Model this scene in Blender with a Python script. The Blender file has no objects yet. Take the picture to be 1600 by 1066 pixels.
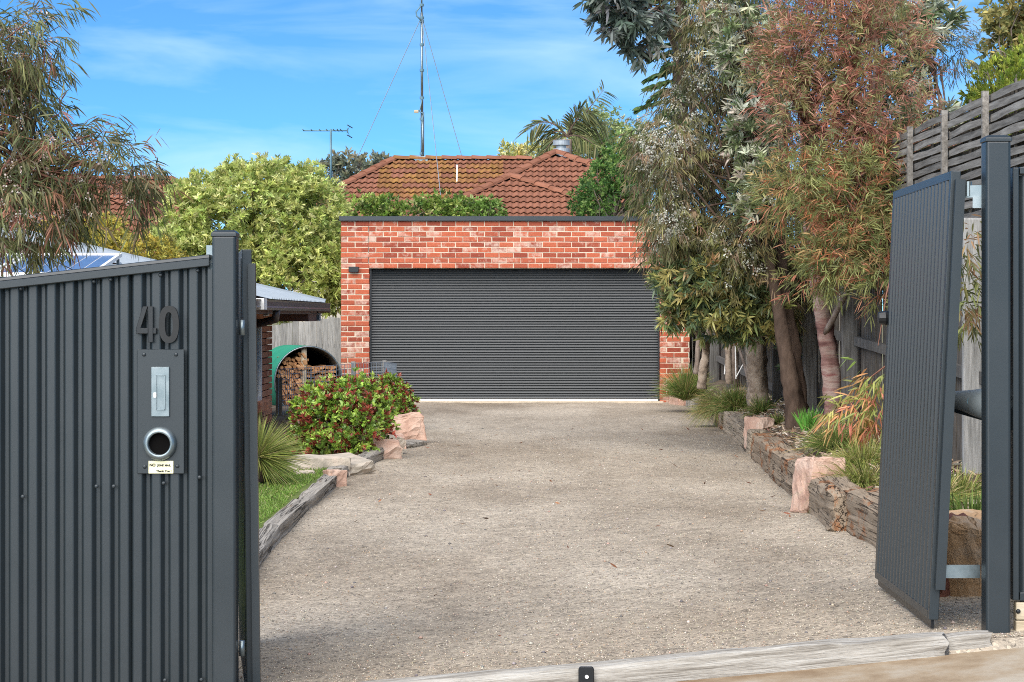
import bpy, bmesh, math, random
import numpy as np
from mathutils import Vector, Matrix, noise as mnoise
rnd = random.Random(7)
RNG = np.random.default_rng(11)
SC = bpy.context.scene
COL = SC.collection
R = math.radians
# ---------------------------------------------------------------- camera, sky, sun, exposure
FPX, HV, CZ = 3300.0, 492.0, 1.45          # focal length in photo pixels, horizon row, eye height
cam = bpy.data.cameras.new('camera'); camo = bpy.data.objects.new('camera', cam); COL.objects.link(camo)
camo.location = (0, 0, CZ); camo.rotation_euler = (R(90), 0, 0)
cam.sensor_width = 36; cam.lens = FPX/1600*36; cam.shift_y = (HV-533)/1600
cam.clip_start = .1; cam.clip_end = 3000
SC.camera = camo
SUN_DIR = Vector((-.22, -.70, .68)).normalized()      # towards the sun
SUN_EL = math.asin(SUN_DIR.z); SUN_AZ = math.atan2(SUN_DIR.x, SUN_DIR.y)
world = bpy.data.worlds.new('World'); SC.world = world; world.use_nodes = True
def build_world():
    nt = world.node_tree; N = nt.nodes; L = nt.links; N.clear()
    out = N.new('ShaderNodeOutputWorld'); bg = N.new('ShaderNodeBackground'); L.new(bg.outputs[0], out.inputs[0])
    tc = N.new('ShaderNodeTexCoord')
    # low directions look a little higher in the sky model: the clear blue of the photograph
    mad = N.new('ShaderNodeVectorMath'); mad.operation = 'MULTIPLY_ADD'
    mad.inputs[1].default_value = (1, 1, 2.0); mad.inputs[2].default_value = (0, 0, .08)
    L.new(tc.outputs['Generated'], mad.inputs[0])
    nrm = N.new('ShaderNodeVectorMath'); nrm.operation = 'NORMALIZE'; L.new(mad.outputs[0], nrm.inputs[0])
    sky = N.new('ShaderNodeTexSky'); sky.sky_type = 'NISHITA'; sky.sun_disc = False
    sky.sun_elevation = SUN_EL; sky.sun_rotation = SUN_AZ
    sky.air_density = 1.0; sky.dust_density = .2; sky.ozone_density = 1.0
    L.new(nrm.outputs[0], sky.inputs['Vector'])
    tint = N.new('ShaderNodeMixRGB'); tint.blend_type = 'MULTIPLY'; tint.inputs[0].default_value = 1
    tint.inputs[2].default_value = SKY_TINT
    L.new(sky.outputs[0], tint.inputs[1])
    # thin high cloud, stretched along the horizon
    mp = N.new('ShaderNodeMapping'); mp.inputs['Scale'].default_value = (4, 4, 20); mp.inputs['Location'].default_value = (3.2, 1.1, .4)
    L.new(tc.outputs['Generated'], mp.inputs[0])
    nz = N.new('ShaderNodeTexNoise'); nz.inputs['Scale'].default_value = 1.6; nz.inputs['Detail'].default_value = 7; nz.inputs['Roughness'].default_value = .52
    nz.inputs['Distortion'].default_value = .5
    L.new(mp.outputs[0], nz.inputs[0])
    rp = N.new('ShaderNodeValToRGB'); rp.color_ramp.elements[0].position = .46; rp.color_ramp.elements[1].position = .78
    rp.color_ramp.elements[0].color = (0, 0, 0, 1); rp.color_ramp.elements[1].color = (.55, .55, .55, 1)
    sx = N.new('ShaderNodeSeparateXYZ'); L.new(tc.outputs['Generated'], sx.inputs[0])     # thin cloud stacks up towards the horizon
    hz = N.new('ShaderNodeMapRange'); hz.inputs[1].default_value = .02; hz.inputs[2].default_value = .13; hz.inputs[3].default_value = .075; hz.inputs[4].default_value = 0; L.new(sx.outputs[2], hz.inputs[0])
    ah = N.new('ShaderNodeMath'); ah.operation = 'ADD'; L.new(nz.outputs[0], ah.inputs[0]); L.new(hz.outputs[0], ah.inputs[1])
    L.new(ah.outputs[0], rp.inputs[0])
    mx = N.new('ShaderNodeMixRGB'); mx.inputs[2].default_value = CLOUD_COL
    L.new(rp.outputs[0], mx.inputs[0]); L.new(tint.outputs[0], mx.inputs[1])
    L.new(mx.outputs[0], bg.inputs[0]); bg.inputs[1].default_value = SKY_STRENGTH
SKY_TINT = (.345, .71, .98, 1); CLOUD_COL = (3.4, 4.6, 5.2, 1); SKY_STRENGTH = .12
build_world()
sl = bpy.data.lights.new('sun', 'SUN'); so = bpy.data.objects.new('sun', sl); COL.objects.link(so)
sl.energy = 3.9; sl.angle = R(80); sl.color = (1, .93, .84)
so.rotation_euler = SUN_DIR.to_track_quat('Z', 'Y').to_euler(); so.location = (-8, -6, 12)
SC.view_settings.view_transform = 'Standard'; SC.view_settings.look = 'None'
SC.view_settings.exposure = 1.0; SC.view_settings.gamma = 1; SC.view_settings.use_curve_mapping = False
SC.cycles.use_denoising = False; SC.cycles.filter_width = 1.0; SC.cycles.sample_clamp_indirect = 4
SC.cycles.max_bounces = 6; SC.cycles.diffuse_bounces = 4; SC.cycles.transmission_bounces = 4; SC.cycles.transparent_max_bounces = 6

# ---------------------------------------------------------------- places
def P(u, v, Y): return Vector(((u-800)*Y/FPX, Y, CZ-(v-HV)*Y/FPX))
def smooth(a, b, x):
    t = min(1, max(0, (x-a)/(b-a))); return t*t*(3-2*t)
def zd(x, y): return .092*(1-smooth(9, 20, y))*(x-.37) if y > 8.3 else .092*(x-.37) - .02*(8.3-y)
def ground_at(u, v, h=0.0):
    Y = 15.0
    for _ in range(60):
        z = zd((u-800)*Y/FPX, Y)+h
        Y = .5*Y+.5*min(60, max(5, FPX*(CZ-z)/max(1, v-HV)))
    return P(u, v, Y)

# ---------------------------------------------------------------- object helpers
def tag(o, label=None, cat=None, group=None, kind=None):
    if label: o['label'] = label
    if cat: o['category'] = cat
    if group: o['group'] = group
    if kind: o['kind'] = kind
    return o
def link(name, me, parent=None):
    o = bpy.data.objects.new(name, me); COL.objects.link(o)
    if parent is not None:
        o.parent = parent
        if parent.parent is None: o.location = -Vector(parent.location)
    return o
def empty(name, loc, label, cat, group=None):
    o = bpy.data.objects.new(name, None); COL.objects.link(o); o.location = loc
    o.empty_display_size = .1
    return tag(o, label, cat, group)
class MB:
    def __init__(s): s.v = []; s.f = []; s.m = []; s.mi = 0
    def add(s, vs, fs):
        b = len(s.v); s.v += [tuple(v) for v in vs]
        for f in fs: s.f.append([b+i for i in f]); s.m.append(s.mi)
        return s
    def box(s, c, d):
        x, y, z = c; a, b, e = d[0]/2, d[1]/2, d[2]/2
        return s.hexa([(x-a,y-b,z-e),(x+a,y-b,z-e),(x+a,y+b,z-e),(x-a,y+b,z-e),(x-a,y-b,z+e),(x+a,y-b,z+e),(x+a,y+b,z+e),(x-a,y+b,z+e)])
    def hexa(s, p):
        return s.add(p, [(0,3,2,1),(4,5,6,7),(0,1,5,4),(1,2,6,5),(2,3,7,6),(3,0,4,7)])
    def bar(s, a, b, w, h, up=(0,0,1)):
        a, b = Vector(a), Vector(b); d = (b-a).normalized(); sd = d.cross(Vector(up))
        if sd.length < 1e-4: sd = d.cross(Vector((0,1,0)))
        sd.normalize(); u2 = sd.cross(d)
        p = []
        for q in (a, b):
            p += [q-sd*w/2-u2*h/2, q+sd*w/2-u2*h/2, q+sd*w/2+u2*h/2, q-sd*w/2+u2*h/2]
        return s.add(p, [(3,2,1,0),(4,5,6,7),(0,1,5,4),(1,2,6,5),(2,3,7,6),(3,0,4,7)])
    def tube(s, pts, rad, n=8, caps=True, wob=0):
        pts = [Vector(p) for p in pts]; k = len(pts)
        if not hasattr(rad, '__len__'): rad = [rad]*k
        vs, fs = [], []; prev = None
        for i, p in enumerate(pts):
            d = (pts[min(i+1, k-1)]-pts[max(i-1, 0)]).normalized()
            if prev is None:
                a = d.cross(Vector((0,0,1)) if abs(d.z) < .9 else Vector((1,0,0))).normalized()
            else: a = (prev - d*prev.dot(d)).normalized()
            prev = a; b = d.cross(a)
            for j in range(n):
                t = 2*math.pi*j/n; r = rad[i]*(1+(wob*(mnoise.noise(Vector((j*1.3, i*.9, p.x*3)))) if wob else 0))
                vs.append(p+(a*math.cos(t)+b*math.sin(t))*r)
        for i in range(k-1):
            for j in range(n):
                q = (j+1) % n; fs.append((i*n+j, i*n+q, (i+1)*n+q, (i+1)*n+j))
        if caps: fs += [tuple(range(n-1, -1, -1)), tuple(range((k-1)*n, k*n))]
        return s.add(vs, fs)
    def prism(s, poly, fr, depth):          # poly of 2D points, fr maps (a,b,c) -> world, extruded c: 0..depth
        n = len(poly); vs = [fr(a, b, 0) for a, b in poly]+[fr(a, b, depth) for a, b in poly]
        return s.add(vs, [tuple(range(n)), tuple(range(2*n-1, n-1, -1))]+[(i, n+i, n+(i+1) % n, (i+1) % n) for i in range(n)])
    def lathe(s, prof, fr, n=24):           # prof of (r, h); fr maps (x,y,h) -> world
        vs = [fr(r*math.cos(2*math.pi*j/n), r*math.sin(2*math.pi*j/n), h) for r, h in prof for j in range(n)]
        return s.add(vs, [(i*n+j, i*n+(j+1) % n, (i+1)*n+(j+1) % n, (i+1)*n+j) for i in range(len(prof)-1) for j in range(n)])
    def mesh(s, name, mats, sm=False):
        me = bpy.data.meshes.new(name); me.from_pydata(s.v, [], s.f)
        for m in (mats if isinstance(mats, (list, tuple)) else [mats]): me.materials.append(m)
        me.polygons.foreach_set('material_index', s.m)
        bm = bmesh.new(); bm.from_mesh(me); bmesh.ops.recalc_face_normals(bm, faces=bm.faces); bm.to_mesh(me); bm.free()
        if sm: me.polygons.foreach_set('use_smooth', [True]*len(me.polygons))
        return me
    def build(s, name, mats, parent=None, sm=False): return link(name, s.mesh(name, mats, sm), parent)
def bevel(o, w, seg=1, ang=35):
    m = o.modifiers.new('bevel', 'BEVEL'); m.width = w; m.segments = seg; m.limit_method = 'ANGLE'; m.angle_limit = R(ang); return o
def np_mesh(name, V, faces_by_n, mat, col=None, sm=False):
    me = bpy.data.meshes.new(name); V = np.asarray(V, np.float32)
    me.vertices.add(len(V)); me.vertices.foreach_set('co', V.ravel())
    loops = np.concatenate([f.ravel() for f in faces_by_n]).astype(np.int32)
    tot = np.concatenate([np.full(len(f), f.shape[1], np.int32) for f in faces_by_n])
    me.loops.add(len(loops)); me.loops.foreach_set('vertex_index', loops)
    me.polygons.add(len(tot)); me.polygons.foreach_set('loop_start', np.concatenate([[0], np.cumsum(tot)[:-1]]).astype(np.int32))
    try: me.polygons.foreach_set('loop_total', tot)
    except Exception: pass
    me.materials.append(mat)
    if col is not None:
        a = me.color_attributes.new('tone', 'FLOAT_COLOR', 'POINT')
        c = np.ones((len(V), 4), np.float32); c[:, :3] = col; a.data.foreach_set('color', c.ravel())
    if sm: me.polygons.foreach_set('use_smooth', np.ones(len(tot), bool))
    me.update(calc_edges=True)
    return me

# ---------------------------------------------------------------- materials
def rgb(c): return (c[0], c[1], c[2], 1)
def new_mat(name):
    m = bpy.data.materials.new(name); m.use_nodes = True; N = m.node_tree.nodes
    return m, N, m.node_tree.links, N['Principled BSDF']
def M(name, cols, scale=6, stretch=(1,1,1), rough=.6, metal=0, spec=.4, bump=0, bscale=60, bstretch=None, vary=0, detail=6, pos=None, rvar=0):
    """noise between colours + fine relief, shifted and varied per object"""
    m, N, L, b = new_mat(name)
    tc = N.new('ShaderNodeTexCoord'); oi = N.new('ShaderNodeObjectInfo')
    sc = N.new('ShaderNodeVectorMath'); sc.operation = 'MULTIPLY_ADD'
    L.new(oi.outputs['Random'], sc.inputs[0]); sc.inputs[1].default_value = (37, 91, 53)
    L.new(tc.outputs['Object'], sc.inputs[2])
    def noise(scl, st, det):
        mp = N.new('ShaderNodeMapping'); mp.inputs['Scale'].default_value = st; L.new(sc.outputs[0], mp.inputs[0])
        n = N.new('ShaderNodeTexNoise'); n.inputs['Scale'].default_value = scl; n.inputs['Detail'].default_value = det; n.inputs['Roughness'].default_value = .62
        L.new(mp.outputs[0], n.inputs[0]); return n
    n1 = noise(scale, stretch, detail)
    rp = N.new('ShaderNodeValToRGB'); e = rp.color_ramp.elements
    k = len(cols); pos = pos or [.3+.4*i/max(1, k-1) for i in range(k)]
    while len(e) < k: e.new(.5)
    for i in range(k): e[i].position = pos[i]; e[i].color = rgb(cols[i])
    L.new(n1.outputs[0], rp.inputs[0]); src = rp.outputs[0]
    if vary:
        hs = N.new('ShaderNodeHueSaturation'); mr = N.new('ShaderNodeMapRange'); mr.inputs[3].default_value = 1-vary; mr.inputs[4].default_value = 1+vary
        L.new(oi.outputs['Random'], mr.inputs[0]); L.new(mr.outputs[0], hs.inputs['Value']); L.new(src, hs.inputs['Color']); src = hs.outputs[0]
    L.new(src, b.inputs['Base Color'])
    b.inputs['Roughness'].default_value = rough; b.inputs['Metallic'].default_value = metal; b.inputs['Specular IOR Level'].default_value = spec
    if rvar:
        mr = N.new('ShaderNodeMapRange'); mr.inputs[3].default_value = rough-rvar; mr.inputs[4].default_value = rough+rvar
        L.new(n1.outputs[0], mr.inputs[0]); L.new(mr.outputs[0], b.inputs['Roughness'])
    if bump:
        n2 = noise(bscale, bstretch or stretch, 4)
        bp = N.new('ShaderNodeBump'); bp.inputs['Strength'].default_value = bump; bp.inputs['Distance'].default_value = .01
        L.new(n2.outputs[0], bp.inputs['Height']); L.new(bp.outputs[0], b.inputs['Normal'])
    return m
def leaf_mat(name, rough=.5, trans=.3, spec=.35):
    m, N, L, b = new_mat(name)
    at = N.new('ShaderNodeAttribute'); at.attribute_name = 'tone'
    L.new(at.outputs['Color'], b.inputs['Base Color']); b.inputs['Roughness'].default_value = rough; b.inputs['Specular IOR Level'].default_value = spec
    t = N.new('ShaderNodeBsdfTranslucent'); L.new(at.outputs['Color'], t.inputs[0])
    mx = N.new('ShaderNodeMixShader'); mx.inputs[0].default_value = trans
    L.new(b.outputs[0], mx.inputs[1]); L.new(t.outputs[0], mx.inputs[2]); L.new(mx.outputs[0], N['Material Output'].inputs[0])
    return m
def log_mat(name, grey, brown, rust, dark, rust_at=.56):
    """old hardwood: silvered on the weather side, split along the grain, rusty brown where sheltered"""
    m, N, L, b = new_mat(name)
    tc = N.new('ShaderNodeTexCoord'); oi = N.new('ShaderNodeObjectInfo')
    sc = N.new('ShaderNodeVectorMath'); sc.operation = 'MULTIPLY_ADD'; L.new(oi.outputs['Random'], sc.inputs[0]); sc.inputs[1].default_value = (37, 91, 53); L.new(tc.outputs['Object'], sc.inputs[2])
    def mapped(st):
        mp = N.new('ShaderNodeMapping'); mp.inputs['Scale'].default_value = st; L.new(sc.outputs[0], mp.inputs[0]); return mp.outputs[0]
    def noise(st, d=8, ro=.68):
        n = N.new('ShaderNodeTexNoise'); n.inputs['Scale'].default_value = 1; n.inputs['Detail'].default_value = d; n.inputs['Roughness'].default_value = ro; L.new(mapped(st), n.inputs[0]); return n.outputs[0]
    def ramp(src, a, ca, b_, cb):
        rp = N.new('ShaderNodeValToRGB'); e = rp.color_ramp.elements; e[0].position = a; e[0].color = rgb(ca); e[1].position = b_; e[1].color = rgb(cb); L.new(src, rp.inputs[0]); return rp.outputs[0]
    def mix(f, a, c, mode='MIX'):
        mx = N.new('ShaderNodeMixRGB'); mx.blend_type = mode
        if isinstance(f, float): mx.inputs[0].default_value = f
        else: L.new(f, mx.inputs[0])
        L.new(a, mx.inputs[1]); L.new(c, mx.inputs[2]); return mx.outputs[0]
    B, W = (0,0,0), (1,1,1)
    grain = noise((1.3, 42, 42)); patch = noise((1.3, 5, 4)); patch2 = noise((1.6, 6, 4.1), 6)
    side = mix(ramp(patch2, rust_at, B, rust_at+.05, W), ramp(grain, .32, tuple(c*.55 for c in brown), .66, brown), ramp(grain, .3, tuple(c*.5 for c in rust), .62, rust))
    top = ramp(grain, .3, tuple(c*.45 for c in grey), .66, grey)
    se = N.new('ShaderNodeSeparateXYZ'); L.new(tc.outputs['Normal'], se.inputs[0])
    ad = N.new('ShaderNodeMath'); ad.operation = 'MULTIPLY_ADD'; ad.inputs[1].default_value = 1.6; L.new(patch, ad.inputs[0]); L.new(se.outputs[2], ad.inputs[2])
    col = mix(ramp(ad.outputs[0], 1.05, B, 1.3, W), side, top)
    sp = noise((.38, 24, 24), 4, .5); ab = N.new('ShaderNodeMath'); ab.operation = 'SUBTRACT'; ab.inputs[1].default_value = .5; L.new(sp, ab.inputs[0])
    a2 = N.new('ShaderNodeMath'); a2.operation = 'ABSOLUTE'; L.new(ab.outputs[0], a2.inputs[0])
    crack = ramp(a2.outputs[0], .003, B, .022, W); gate = ramp(patch, .45, W, .60, B)
    cr = mix(gate, ramp(patch, 0, W, .01, W), crack)
    col = mix(cr, ramp(patch, 0, dark, 1, dark), col)
    L.new(col, b.inputs['Base Color']); b.inputs['Roughness'].default_value = .92; b.inputs['Specular IOR Level'].default_value = .12
    hm = N.new('ShaderNodeMath'); hm.operation = 'MULTIPLY_ADD'; hm.inputs[1].default_value = .8; L.new(grain, hm.inputs[0]); L.new(cr, hm.inputs[2])
    bp = N.new('ShaderNodeBump'); bp.inputs['Strength'].default_value = .9; bp.inputs['Distance'].default_value = .02; L.new(hm.outputs[0], bp.inputs['Height']); L.new(bp.outputs[0], b.inputs['Normal'])
    return m
def brick_mat(name, lo, hi, smear, amt):
    m, N, L, b = new_mat(name)
    tc = N.new('ShaderNodeTexCoord'); oi = N.new('ShaderNodeObjectInfo')
    sc = N.new('ShaderNodeVectorMath'); sc.operation = 'MULTIPLY_ADD'; L.new(oi.outputs['Random'], sc.inputs[0]); sc.inputs[1].default_value = (137, 91, 253); L.new(tc.outputs['Object'], sc.inputs[2])
    ge = N.new('ShaderNodeNewGeometry'); ad = N.new('ShaderNodeMath'); ad.operation = 'ADD'; L.new(ge.outputs['Random Per Island'], ad.inputs[0]); L.new(oi.outputs['Random'], ad.inputs[1])
    fr0 = N.new('ShaderNodeMath'); fr0.operation = 'FRACT'; L.new(ad.outputs[0], fr0.inputs[0]); RND = fr0.outputs[0]
    rp = N.new('ShaderNodeValToRGB'); e = rp.color_ramp.elements; e[0].color = rgb(lo); e[1].color = rgb(hi)
    e[0].position = 0; e[1].position = .7
    L.new(RND, rp.inputs[0])
    n = N.new('ShaderNodeTexNoise'); n.inputs['Scale'].default_value = 11; n.inputs['Detail'].default_value = 8; n.inputs['Roughness'].default_value = .7; L.new(sc.outputs[0], n.inputs[0])
    # how much old lime each brick still wears differs from brick to brick
    w = N.new('ShaderNodeMath'); w.operation = 'MULTIPLY_ADD'; w.inputs[1].default_value = 7.31; w.inputs[2].default_value = .13; L.new(RND, w.inputs[0])
    fr = N.new('ShaderNodeMath'); fr.operation = 'FRACT'; L.new(w.outputs[0], fr.inputs[0])
    pw = N.new('ShaderNodeMath'); pw.operation = 'POWER'; pw.inputs[1].default_value = 2.2; L.new(fr.outputs[0], pw.inputs[0])
    ma = N.new('ShaderNodeMath'); ma.operation = 'MULTIPLY_ADD'; ma.inputs[1].default_value = amt; L.new(pw.outputs[0], ma.inputs[0]); L.new(n.outputs[0], ma.inputs[2])
    r2 = N.new('ShaderNodeValToRGB'); r2.color_ramp.elements[0].position = .62; r2.color_ramp.elements[1].position = .86
    r2.color_ramp.elements[0].color = (0,0,0,1); r2.color_ramp.elements[1].color = (.9,.9,.9,1)
    L.new(ma.outputs[0], r2.inputs[0])
    n2 = N.new('ShaderNodeTexNoise'); n2.inputs['Scale'].default_value = 45; n2.inputs['Detail'].default_value = 5; L.new(sc.outputs[0], n2.inputs[0])
    hs = N.new('ShaderNodeHueSaturation'); mr = N.new('ShaderNodeMapRange'); mr.inputs[3].default_value = .6; mr.inputs[4].default_value = 1.35; L.new(n2.outputs[0], mr.inputs[0])
    L.new(mr.outputs[0], hs.inputs['Value']); L.new(rp.outputs[0], hs.inputs['Color'])
    mx = N.new('ShaderNodeMixRGB'); mx.inputs[2].default_value = rgb(smear); L.new(r2.outputs[0], mx.inputs[0]); L.new(hs.outputs[0], mx.inputs[1])
    L.new(mx.outputs[0], b.inputs['Base Color']); b.inputs['Roughness'].default_value = .88; b.inputs['Specular IOR Level'].default_value = .2
    bp = N.new('ShaderNodeBump'); bp.inputs['Strength'].default_value = .5; bp.inputs['Distance'].default_value = .006; L.new(n2.outputs[0], bp.inputs['Height']); L.new(bp.outputs[0], b.inputs['Normal'])
    return m
def gravel_mat():
    m, N, L, b = new_mat('gravel_surface')
    tc = N.new('ShaderNodeTexCoord')
    def noise(s, d=6, ro=.6, st=(1,1,1)):
        mp = N.new('ShaderNodeMapping'); mp.inputs['Scale'].default_value = st; L.new(tc.outputs['Object'], mp.inputs[0])
        n = N.new('ShaderNodeTexNoise'); n.inputs['Scale'].default_value = s; n.inputs['Detail'].default_value = d; n.inputs['Roughness'].default_value = ro; L.new(mp.outputs[0], n.inputs[0]); return n
    big = noise(.55, 6, .6, (1.0, .45, 1))
    rp = N.new('ShaderNodeValToRGB'); e = rp.color_ramp.elements
    e[0].position = .34; e[0].color = rgb((.29, .24, .182)); e[1].position = .64; e[1].color = rgb((.50, .435, .345)); L.new(big.outputs[0], rp.inputs[0])
    vo = N.new('ShaderNodeTexVoronoi'); vo.inputs['Scale'].default_value = 75; L.new(tc.outputs['Object'], vo.inputs[0])
    vr = N.new('ShaderNodeValToRGB'); e = vr.color_ramp.elements; e[0].position = 0; e[0].color = (.28,.27,.27,1); e[1].position = .28; e[1].color = (.9,.88,.86,1)
    x = e.new(.78); x.color = (1.03,1,.97,1); x = e.new(1); x.color = (1.45,1.42,1.36,1)
    sp = N.new('ShaderNodeSeparateColor'); L.new(vo.outputs['Color'], sp.inputs[0]); L.new(sp.outputs[0], vr.inputs[0])
    mu = N.new('ShaderNodeMixRGB'); mu.blend_type = 'MULTIPLY'; mu.inputs[0].default_value = .75; L.new(rp.outputs[0], mu.inputs[1]); L.new(vr.outputs[0], mu.inputs[2])
    mid = noise(9, 8, .75); mr = N.new('ShaderNodeMapRange'); mr.inputs[1].default_value = .3; mr.inputs[2].default_value = .7; mr.inputs[3].default_value = .68; mr.inputs[4].default_value = 1.25; L.new(mid.outputs[0], mr.inputs[0])
    hs = N.new('ShaderNodeHueSaturation'); L.new(mr.outputs[0], hs.inputs['Value']); L.new(mu.outputs[0], hs.inputs['Color'])
    L.new(hs.outputs[0], b.inputs['Base Color']); b.inputs['Roughness'].default_value = .95; b.inputs['Specular IOR Level'].default_value = .1
    fine = noise(60, 6, .7); ad = N.new('ShaderNodeMath'); ad.operation = 'ADD'; L.new(fine.outputs[0], ad.inputs[0]); L.new(sp.outputs[1], ad.inputs[1])
    bp = N.new('ShaderNodeBump'); bp.inputs['Strength'].default_value = .8; bp.inputs['Distance'].default_value = .012; L.new(ad.outputs[0], bp.inputs['Height']); L.new(bp.outputs[0], b.inputs['Normal'])
    return m
STEEL = M('charcoal_steel', [(.015,.0205,.0235),(.0195,.0255,.0285)], 3, rough=.36, spec=.5, rvar=.06)
STEELD = M('charcoal_door_steel', [(.012,.016,.018),(.018,.022,.025)], 1.2, (1,1,3), rough=.38, spec=.55, rvar=.06)
GALV = M('galvanised_steel', [(.16,.20,.21),(.27,.31,.32)], 14, rough=.38, metal=.75, rvar=.12)
BLACK = M('black_plastic', [(.008,.009,.01),(.014,.015,.016)], 8, rough=.35)
DARKHOLE = M('hole_shade_black', [(.0025,.002,.002),(.004,.0035,.003)], 8, rough=.9, spec=.1)  # near-black colour standing in for the shade inside holes
OPENER = M('grey_plastic', [(.2,.23,.235),(.25,.28,.285)], 8, rough=.45)
CREAM = M('cream_vinyl', [(.78,.74,.46),(.82,.78,.5)], 4, rough=.5)
INK = M('black_ink', [(.012,.012,.012),(.02,.02,.02)], 4, rough=.6)
WHITE = M('white_paint', [(.72,.71,.67),(.8,.79,.75)], 5, rough=.5)
MORTAR = M('mortar', [(.50,.42,.31),(.62,.53,.41)], 9, rough=.95, spec=.1, bump=.4, bscale=90)
DMORTAR = M('dark_mortar', [(.03,.022,.018),(.05,.035,.028)], 9, rough=.95, spec=.1)
RBRICK = brick_mat('recycled_red_brick', (.24,.053,.031), (.41,.105,.053), (.53,.39,.31), .28)
HBRICK = brick_mat('brown_brick', (.38,.14,.075), (.55,.26,.15), (.5,.32,.22), .1)
TILE = M('terracotta_tile', [(.155,.064,.036),(.235,.10,.06),(.18,.076,.046)], 2.6, rough=.85, spec=.15, bump=.3, bscale=40, vary=.16)
LICHEN = M('lichened_tile', [(.19,.08,.048),(.23,.11,.045),(.28,.155,.04)], 5, rough=.9, spec=.1, bump=.3, bscale=40, vary=.16)
WOODG = M('weathered_grey_timber', [(.14,.135,.125),(.24,.235,.22),(.33,.32,.30)], 5, (9,9,.7), rough=.9, spec=.15, bump=.4, bscale=14, vary=.22)
WOODD = M('shade_dark_weathered_timber', [(.034,.028,.022),(.088,.076,.063),(.15,.135,.118)], 5, (9,9,.8), rough=.92, spec=.1, bump=.4, bscale=14, vary=.25)  # weathered timber, with tree shade darkened into its even colour
WOODM = M('mid_grey_timber', [(.06,.056,.05),(.115,.108,.098),(.17,.163,.15)], 5, (9,9,.7), rough=.9, spec=.15, bump=.4, bscale=14, vary=.2)
FLUE = M('bright_flue_steel', [(.26,.29,.31),(.36,.39,.41)], 5, rough=.5, metal=.3)
WOODS = M('silver_timber_slat', [(.10,.09,.077),(.20,.182,.16),(.30,.28,.25)], 4, (9,.6,9), rough=.85, spec=.2, bump=.3, bscale=10, vary=.2)
WOODP = M('pale_pine_board', [(.30,.24,.16),(.48,.40,.28),(.55,.48,.36)], 4, (.8,8,8), rough=.85, spec=.15, bump=.3, bscale=12, vary=.08)
SLEEPG = log_mat('grey_sleeper_timber', (.50,.475,.43), (.41,.37,.315), (.33,.26,.2), (.07,.06,.05), .62)
SLEEPR = log_mat('rusty_sleeper_timber', (.40,.38,.335), (.36,.28,.20), (.33,.165,.085), (.04,.03,.024), .53)
SLEEPT = log_mat('tan_sleeper_timber', (.48,.42,.33), (.48,.39,.285), (.27,.135,.075), (.10,.075,.055), .58)
STONEP = M('pink_sandstone', [(.33,.19,.14),(.50,.33,.25),(.60,.47,.38)], 5, rough=.92, spec=.1, bump=1.0, detail=12, bscale=22, vary=.08)
STONEW = M('pale_sandstone', [(.27,.24,.19),(.46,.40,.32),(.57,.46,.37)], 5, rough=.92, spec=.1, bump=1.0, detail=12, bscale=22, vary=.08)
STONER = M('maroon_sandstone', [(.10,.045,.035),(.19,.085,.06),(.42,.27,.15)], 3, rough=.9, spec=.1, bump=1.0, detail=12, bscale=20, pos=[.35,.55,.66])
STONEO = M('ochre_sandstone', [(.34,.20,.10),(.46,.30,.17),(.42,.36,.29)], 3, rough=.92, spec=.1, bump=1.0, detail=12, bscale=20)
BARK = M('grey_brown_bark', [(.12,.09,.068),(.23,.18,.145),(.32,.26,.22)], 7, (1.6,1.6,.6), rough=.92, spec=.1, bump=.8, bscale=26)
BARKP = M('pocked_banksia_bark', [(.13,.095,.07),(.33,.255,.19),(.45,.37,.29)], 12, rough=.95, spec=.1, bump=1, bscale=22)
BARKR = M('peeling_pink_bark', [(.13,.06,.052),(.27,.15,.125),(.38,.28,.23),(.22,.085,.075)], 2.6, (1,1,5), rough=.85, spec=.15, bump=.8, bscale=7, bstretch=(.7,.7,5))
BARKD = M('dark_bark', [(.05,.034,.025),(.125,.085,.062)], 8, (1.6,1.6,.6), rough=.92, spec=.1, bump=.7, bscale=26)
TWIG = M('twig_bark', [(.09,.06,.045),(.16,.11,.085)], 12, rough=.9, spec=.1)
TWIGR = M('reddish_twig', [(.16,.07,.05),(.24,.12,.08)], 12, rough=.8, spec=.15)
SOIL = M('garden_soil', [(.06,.045,.032),(.13,.1,.072),(.19,.155,.115)], 7, rough=1, spec=.05, bump=.8, bscale=40)
TURF = M('lawn_turf', [(.09,.125,.035),(.15,.175,.06)], 6, rough=1, spec=.05, bump=.5, bscale=70)
FARGROUND = M('dry_ground', [(.12,.12,.06),(.2,.18,.11)], .8, rough=1, spec=.05)
CONC = M('stained_concrete', [(.17,.11,.062),(.29,.22,.145),(.36,.31,.24),(.33,.295,.24)], 1.5, rough=.85, spec=.15, bump=.35, bscale=120, pos=[.32,.44,.54,.66])
ROOFM = M('zincalume_roof', [(.20,.235,.27),(.26,.295,.325)], 4, rough=.5, spec=.25)
GUTTER = M('brown_gutter', [(.055,.042,.036),(.075,.057,.05)], 5, rough=.4)
FASCIA = M('red_brown_fascia', [(.13,.06,.045),(.16,.08,.06)], 5, rough=.5)
PVCELL = M('solar_cells', [(.06,.10,.2),(.09,.14,.26)], 3, rough=.15, spec=.6)
GREENT = M('green_tank_steel', [(.02,.20,.11),(.035,.26,.15)], 3, rough=.5)
LOGM = M('split_redgum', [(.26,.12,.055),(.45,.24,.11),(.52,.32,.17)], 10, (1,1,1), rough=.9, spec=.1, bump=.4, bscale=40, vary=.35)
RENDERW = M('render_wall', [(.45,.40,.33),(.52,.47,.4)], 2, rough=.9)
WIRE = M('galvanised_wire', [(.26,.30,.33),(.34,.38,.41)], 5, rough=.5, metal=.5)
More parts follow.
